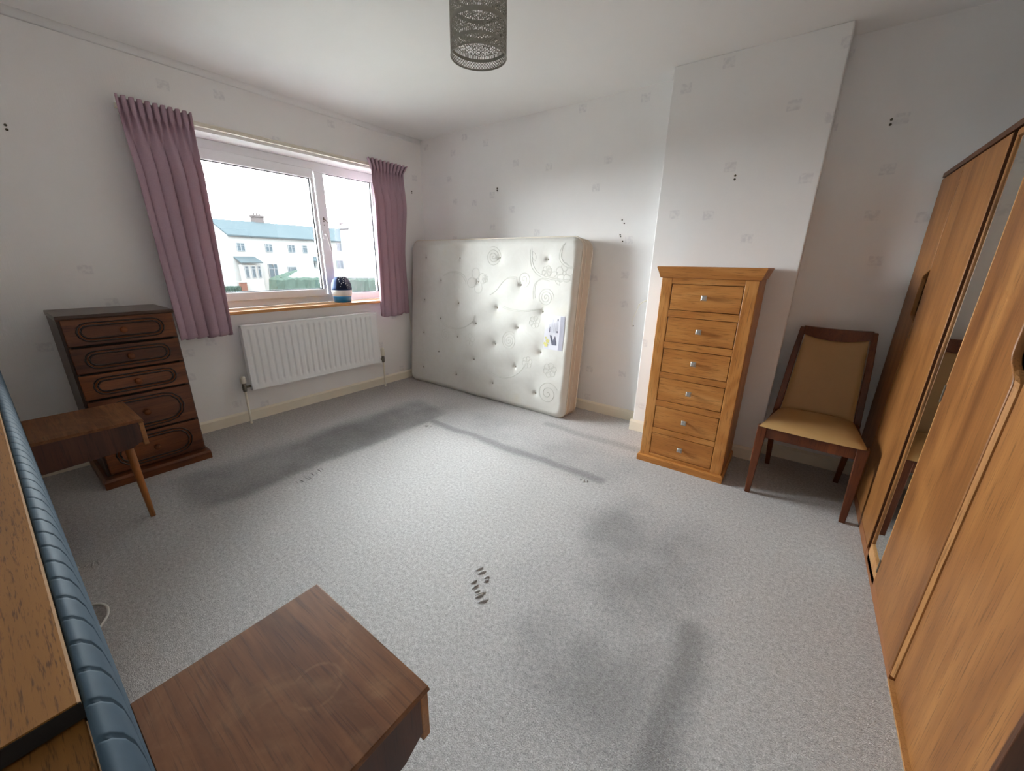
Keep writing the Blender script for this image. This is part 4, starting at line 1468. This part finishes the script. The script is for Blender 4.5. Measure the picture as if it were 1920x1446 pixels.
for y0, y1 in ((13.70, 14.45), (16.35, 17.05), (18.65, 19.40), (20.2, 20.75)):
    hwin(hA, -42.99, y0, y1, 1.92, 2.72, (0.5,) if y1 - y0 > 0.6 else (), 0.7)
hwin(hA, -42.99, 16.3, 17.25, GZ + 0.2, 0.72, (0.6,), 0.8)
hwin(hA, -42.99, 18.3, 19.25, -0.15, 0.44, (0.3,), 0.75)
# bay with lean-to tiled porch
bay = G().box(-42.99, -42.2, 13.55, 15.35, GZ, 0.62).build('bay', M_RENDER, hA)
g = G()
g.hexa([(-42.98, 13.25, 1.30), (-41.9, 13.45, 0.78), (-41.9, 15.45, 0.78), (-42.98, 15.15, 1.30), (-42.98, 13.25, 1.42), (-41.9, 13.45, 0.88), (-41.9, 15.45, 0.88), (-42.98, 15.15, 1.42)])
g.build('porch_roof', M_TILE, hA)
for y0, y1 in ((13.75, 14.15), (14.35, 14.75), (14.92, 15.25)):
    hwin(hA, -42.19, y0, y1, -0.65, 0.52, (), 0.75)

# second house to the right, further off
hB = thing('distant_house', 'pale house with grey roof seen through the right window pane', 'house', (-59, 30, GZ))
g = G()
g.box(-63, -55, 26.0, 36.0, GZ, 4.0)
g.build('wall', M_RENDER, hB)
gable_roof_y(hB, -63, -55, 25.8, 36.2, 4.0, 5.9, 0.35, 0.12)
G().box(-59.6, -58.6, 35.0, 36.0, 5.0, 7.0).build('chimney', M_CHIM, hB)
hwin(hB, -54.99, 31.5, 32.2, 2.5, 3.6, (0.5,), 0.7)
hwin(hB, -54.99, 31.1, 32.7, 0.0, 1.15, (0.33, 0.66), 0.7)
hwin(hB, -54.99, 26.3, 27.8, 0.1, 0.75, (0.33, 0.66), None)
hwin(hB, -54.99, 26.2, 26.9, 2.4, 3.2, (), 0.7)
g = G()
g.hexa([(-54.98, 26.0, 1.5), (-53.9, 26.0, 0.95), (-53.9, 28.4, 0.95), (-54.98, 28.4, 1.5), (-54.98, 26.0, 1.6), (-53.9, 26.0, 1.05), (-53.9, 28.4, 1.05), (-54.98, 28.4, 1.6)])
g.build('porch_roof', M_TILE, hB)

# big white gable at the right edge of the view
hC = thing('gabled_house', 'tall white gable end rising beside the right curtain', 'house', (-34, 22.5, GZ))
g = G()
pf = [(18.0, GZ), (27.0, GZ), (27.0, 4.0), (22.5, 6.85), (18.0, 4.0)]
g.prism(pf, 'X', -31.4, -30)
g.build('wall', M_RENDER, hC)
g = G()
for ya, yb in ((17.8, 22.5), (27.2, 22.5)):
    za = 4.0 - 0.13
    g.hexa([(-31.5, ya, za), (-29.85, ya, za), (-29.85, yb, 6.88), (-31.5, yb, 6.88), (-31.5, ya, za + 0.1), (-29.85, ya, za + 0.1), (-29.85, yb, 7.0), (-31.5, yb, 7.0)])
g.build('roof', M_PALEROOF, hC)

# hedge, gate pier and pale flat roof beyond the near ground
def hedge(pts, w_, tops_, label):
    root = tag(None, '', '') if False else None
    g = G()
    rnd_ = random.Random(9)
    n = 46
    sect = [(-0.5, 0.0), (-0.54, 0.35), (-0.52, 0.7), (-0.42, 0.95), (-0.15, 1.0), (0.15, 1.0), (0.42, 0.95), (0.52, 0.7), (0.54, 0.35), (0.5, 0.0)]
    vs, fs = [], []
    segs = []
    for i in range(len(pts) - 1):
        for k in range(n):
            t_ = k / n
            segs.append((lerp(pts[i][0], pts[i + 1][0], t_), lerp(pts[i][1], pts[i + 1][1], t_), lerp(tops_[i], tops_[i + 1], t_)))
    segs.append((pts[-1][0], pts[-1][1], tops_[-1]))
    for i, (x, y, z) in enumerate(segs):
        a, b = segs[max(0, i - 1)], segs[min(len(segs) - 1, i + 1)]
        d = Vector((b[0] - a[0], b[1] - a[1], 0)).normalized()
        nn = Vector((-d.y, d.x, 0))
        for o, h in sect:
            j = rnd_.uniform(-0.06, 0.06)
            vs.append((x + nn.x * (o * w_ + j), y + nn.y * (o * w_ + j), lerp(GZ, z, h) + (rnd_.uniform(-0.04, 0.04) if h > 0 else 0)))
    m = len(sect)
    for i in range(len(segs) - 1):
        for k in range(m - 1):
            fs.append((i * m + k, i * m + k + 1, (i + 1) * m + k + 1, (i + 1) * m + k))
    fs.append(tuple(range(m)))
    fs.append(tuple((len(segs) - 1) * m + k for k in range(m)))
    return tag(g.add(vs, fs).build('hedge', M_HEDGE), label, 'hedge')
hedge([(-25.5, 10.9), (-18.3, 6.3), (-18.0, 13.5)], 0.8, [0.50, 0.36, 0.10], 'tall clipped green hedge across the lower right of the window view')
sh = thing('flat_roofed_shed', 'low building with pale flat roof behind the green hedge', 'shed', (-23, 12, GZ))
g = G()
poly = [(-19.2, 7.2), (-26.0, 11.6), (-26.0, 24.0), (-19.2, 15.0)]
g.prism(poly, 'Z', GZ, 0.20)
g.build('wall', M_SHEDW, sh)
g = G()
rp = [(-19.0, 7.0, 0.27), (-26.2, 11.4, 0.55), (-26.2, 24.2, 0.50), (-19.0, 15.2, 0.14)]
g.hexa([(p[0], p[1], p[2] - 0.07) for p in rp] + rp)
g.build('roof', M_SHEDROOF, sh)
pr = thing('brick_gate_pier', 'short red brick gate pier outside, seen low in the left pane', 'gate pier', (-42.0, 13.3, GZ))
G().box(-42.05, -41.6, 12.95, 13.5, GZ, -1.05).build('pier', M_BRICK, pr)
G().box(-42.1, -41.55, 12.9, 13.55, -1.05, -0.98).build('cap', M_RENDER, pr)
lh = hedge([(-41.8, 11.0), (-41.8, 12.9)], 0.5, [-1.35, -1.40], 'low hedge left of the brick gate pier outside')
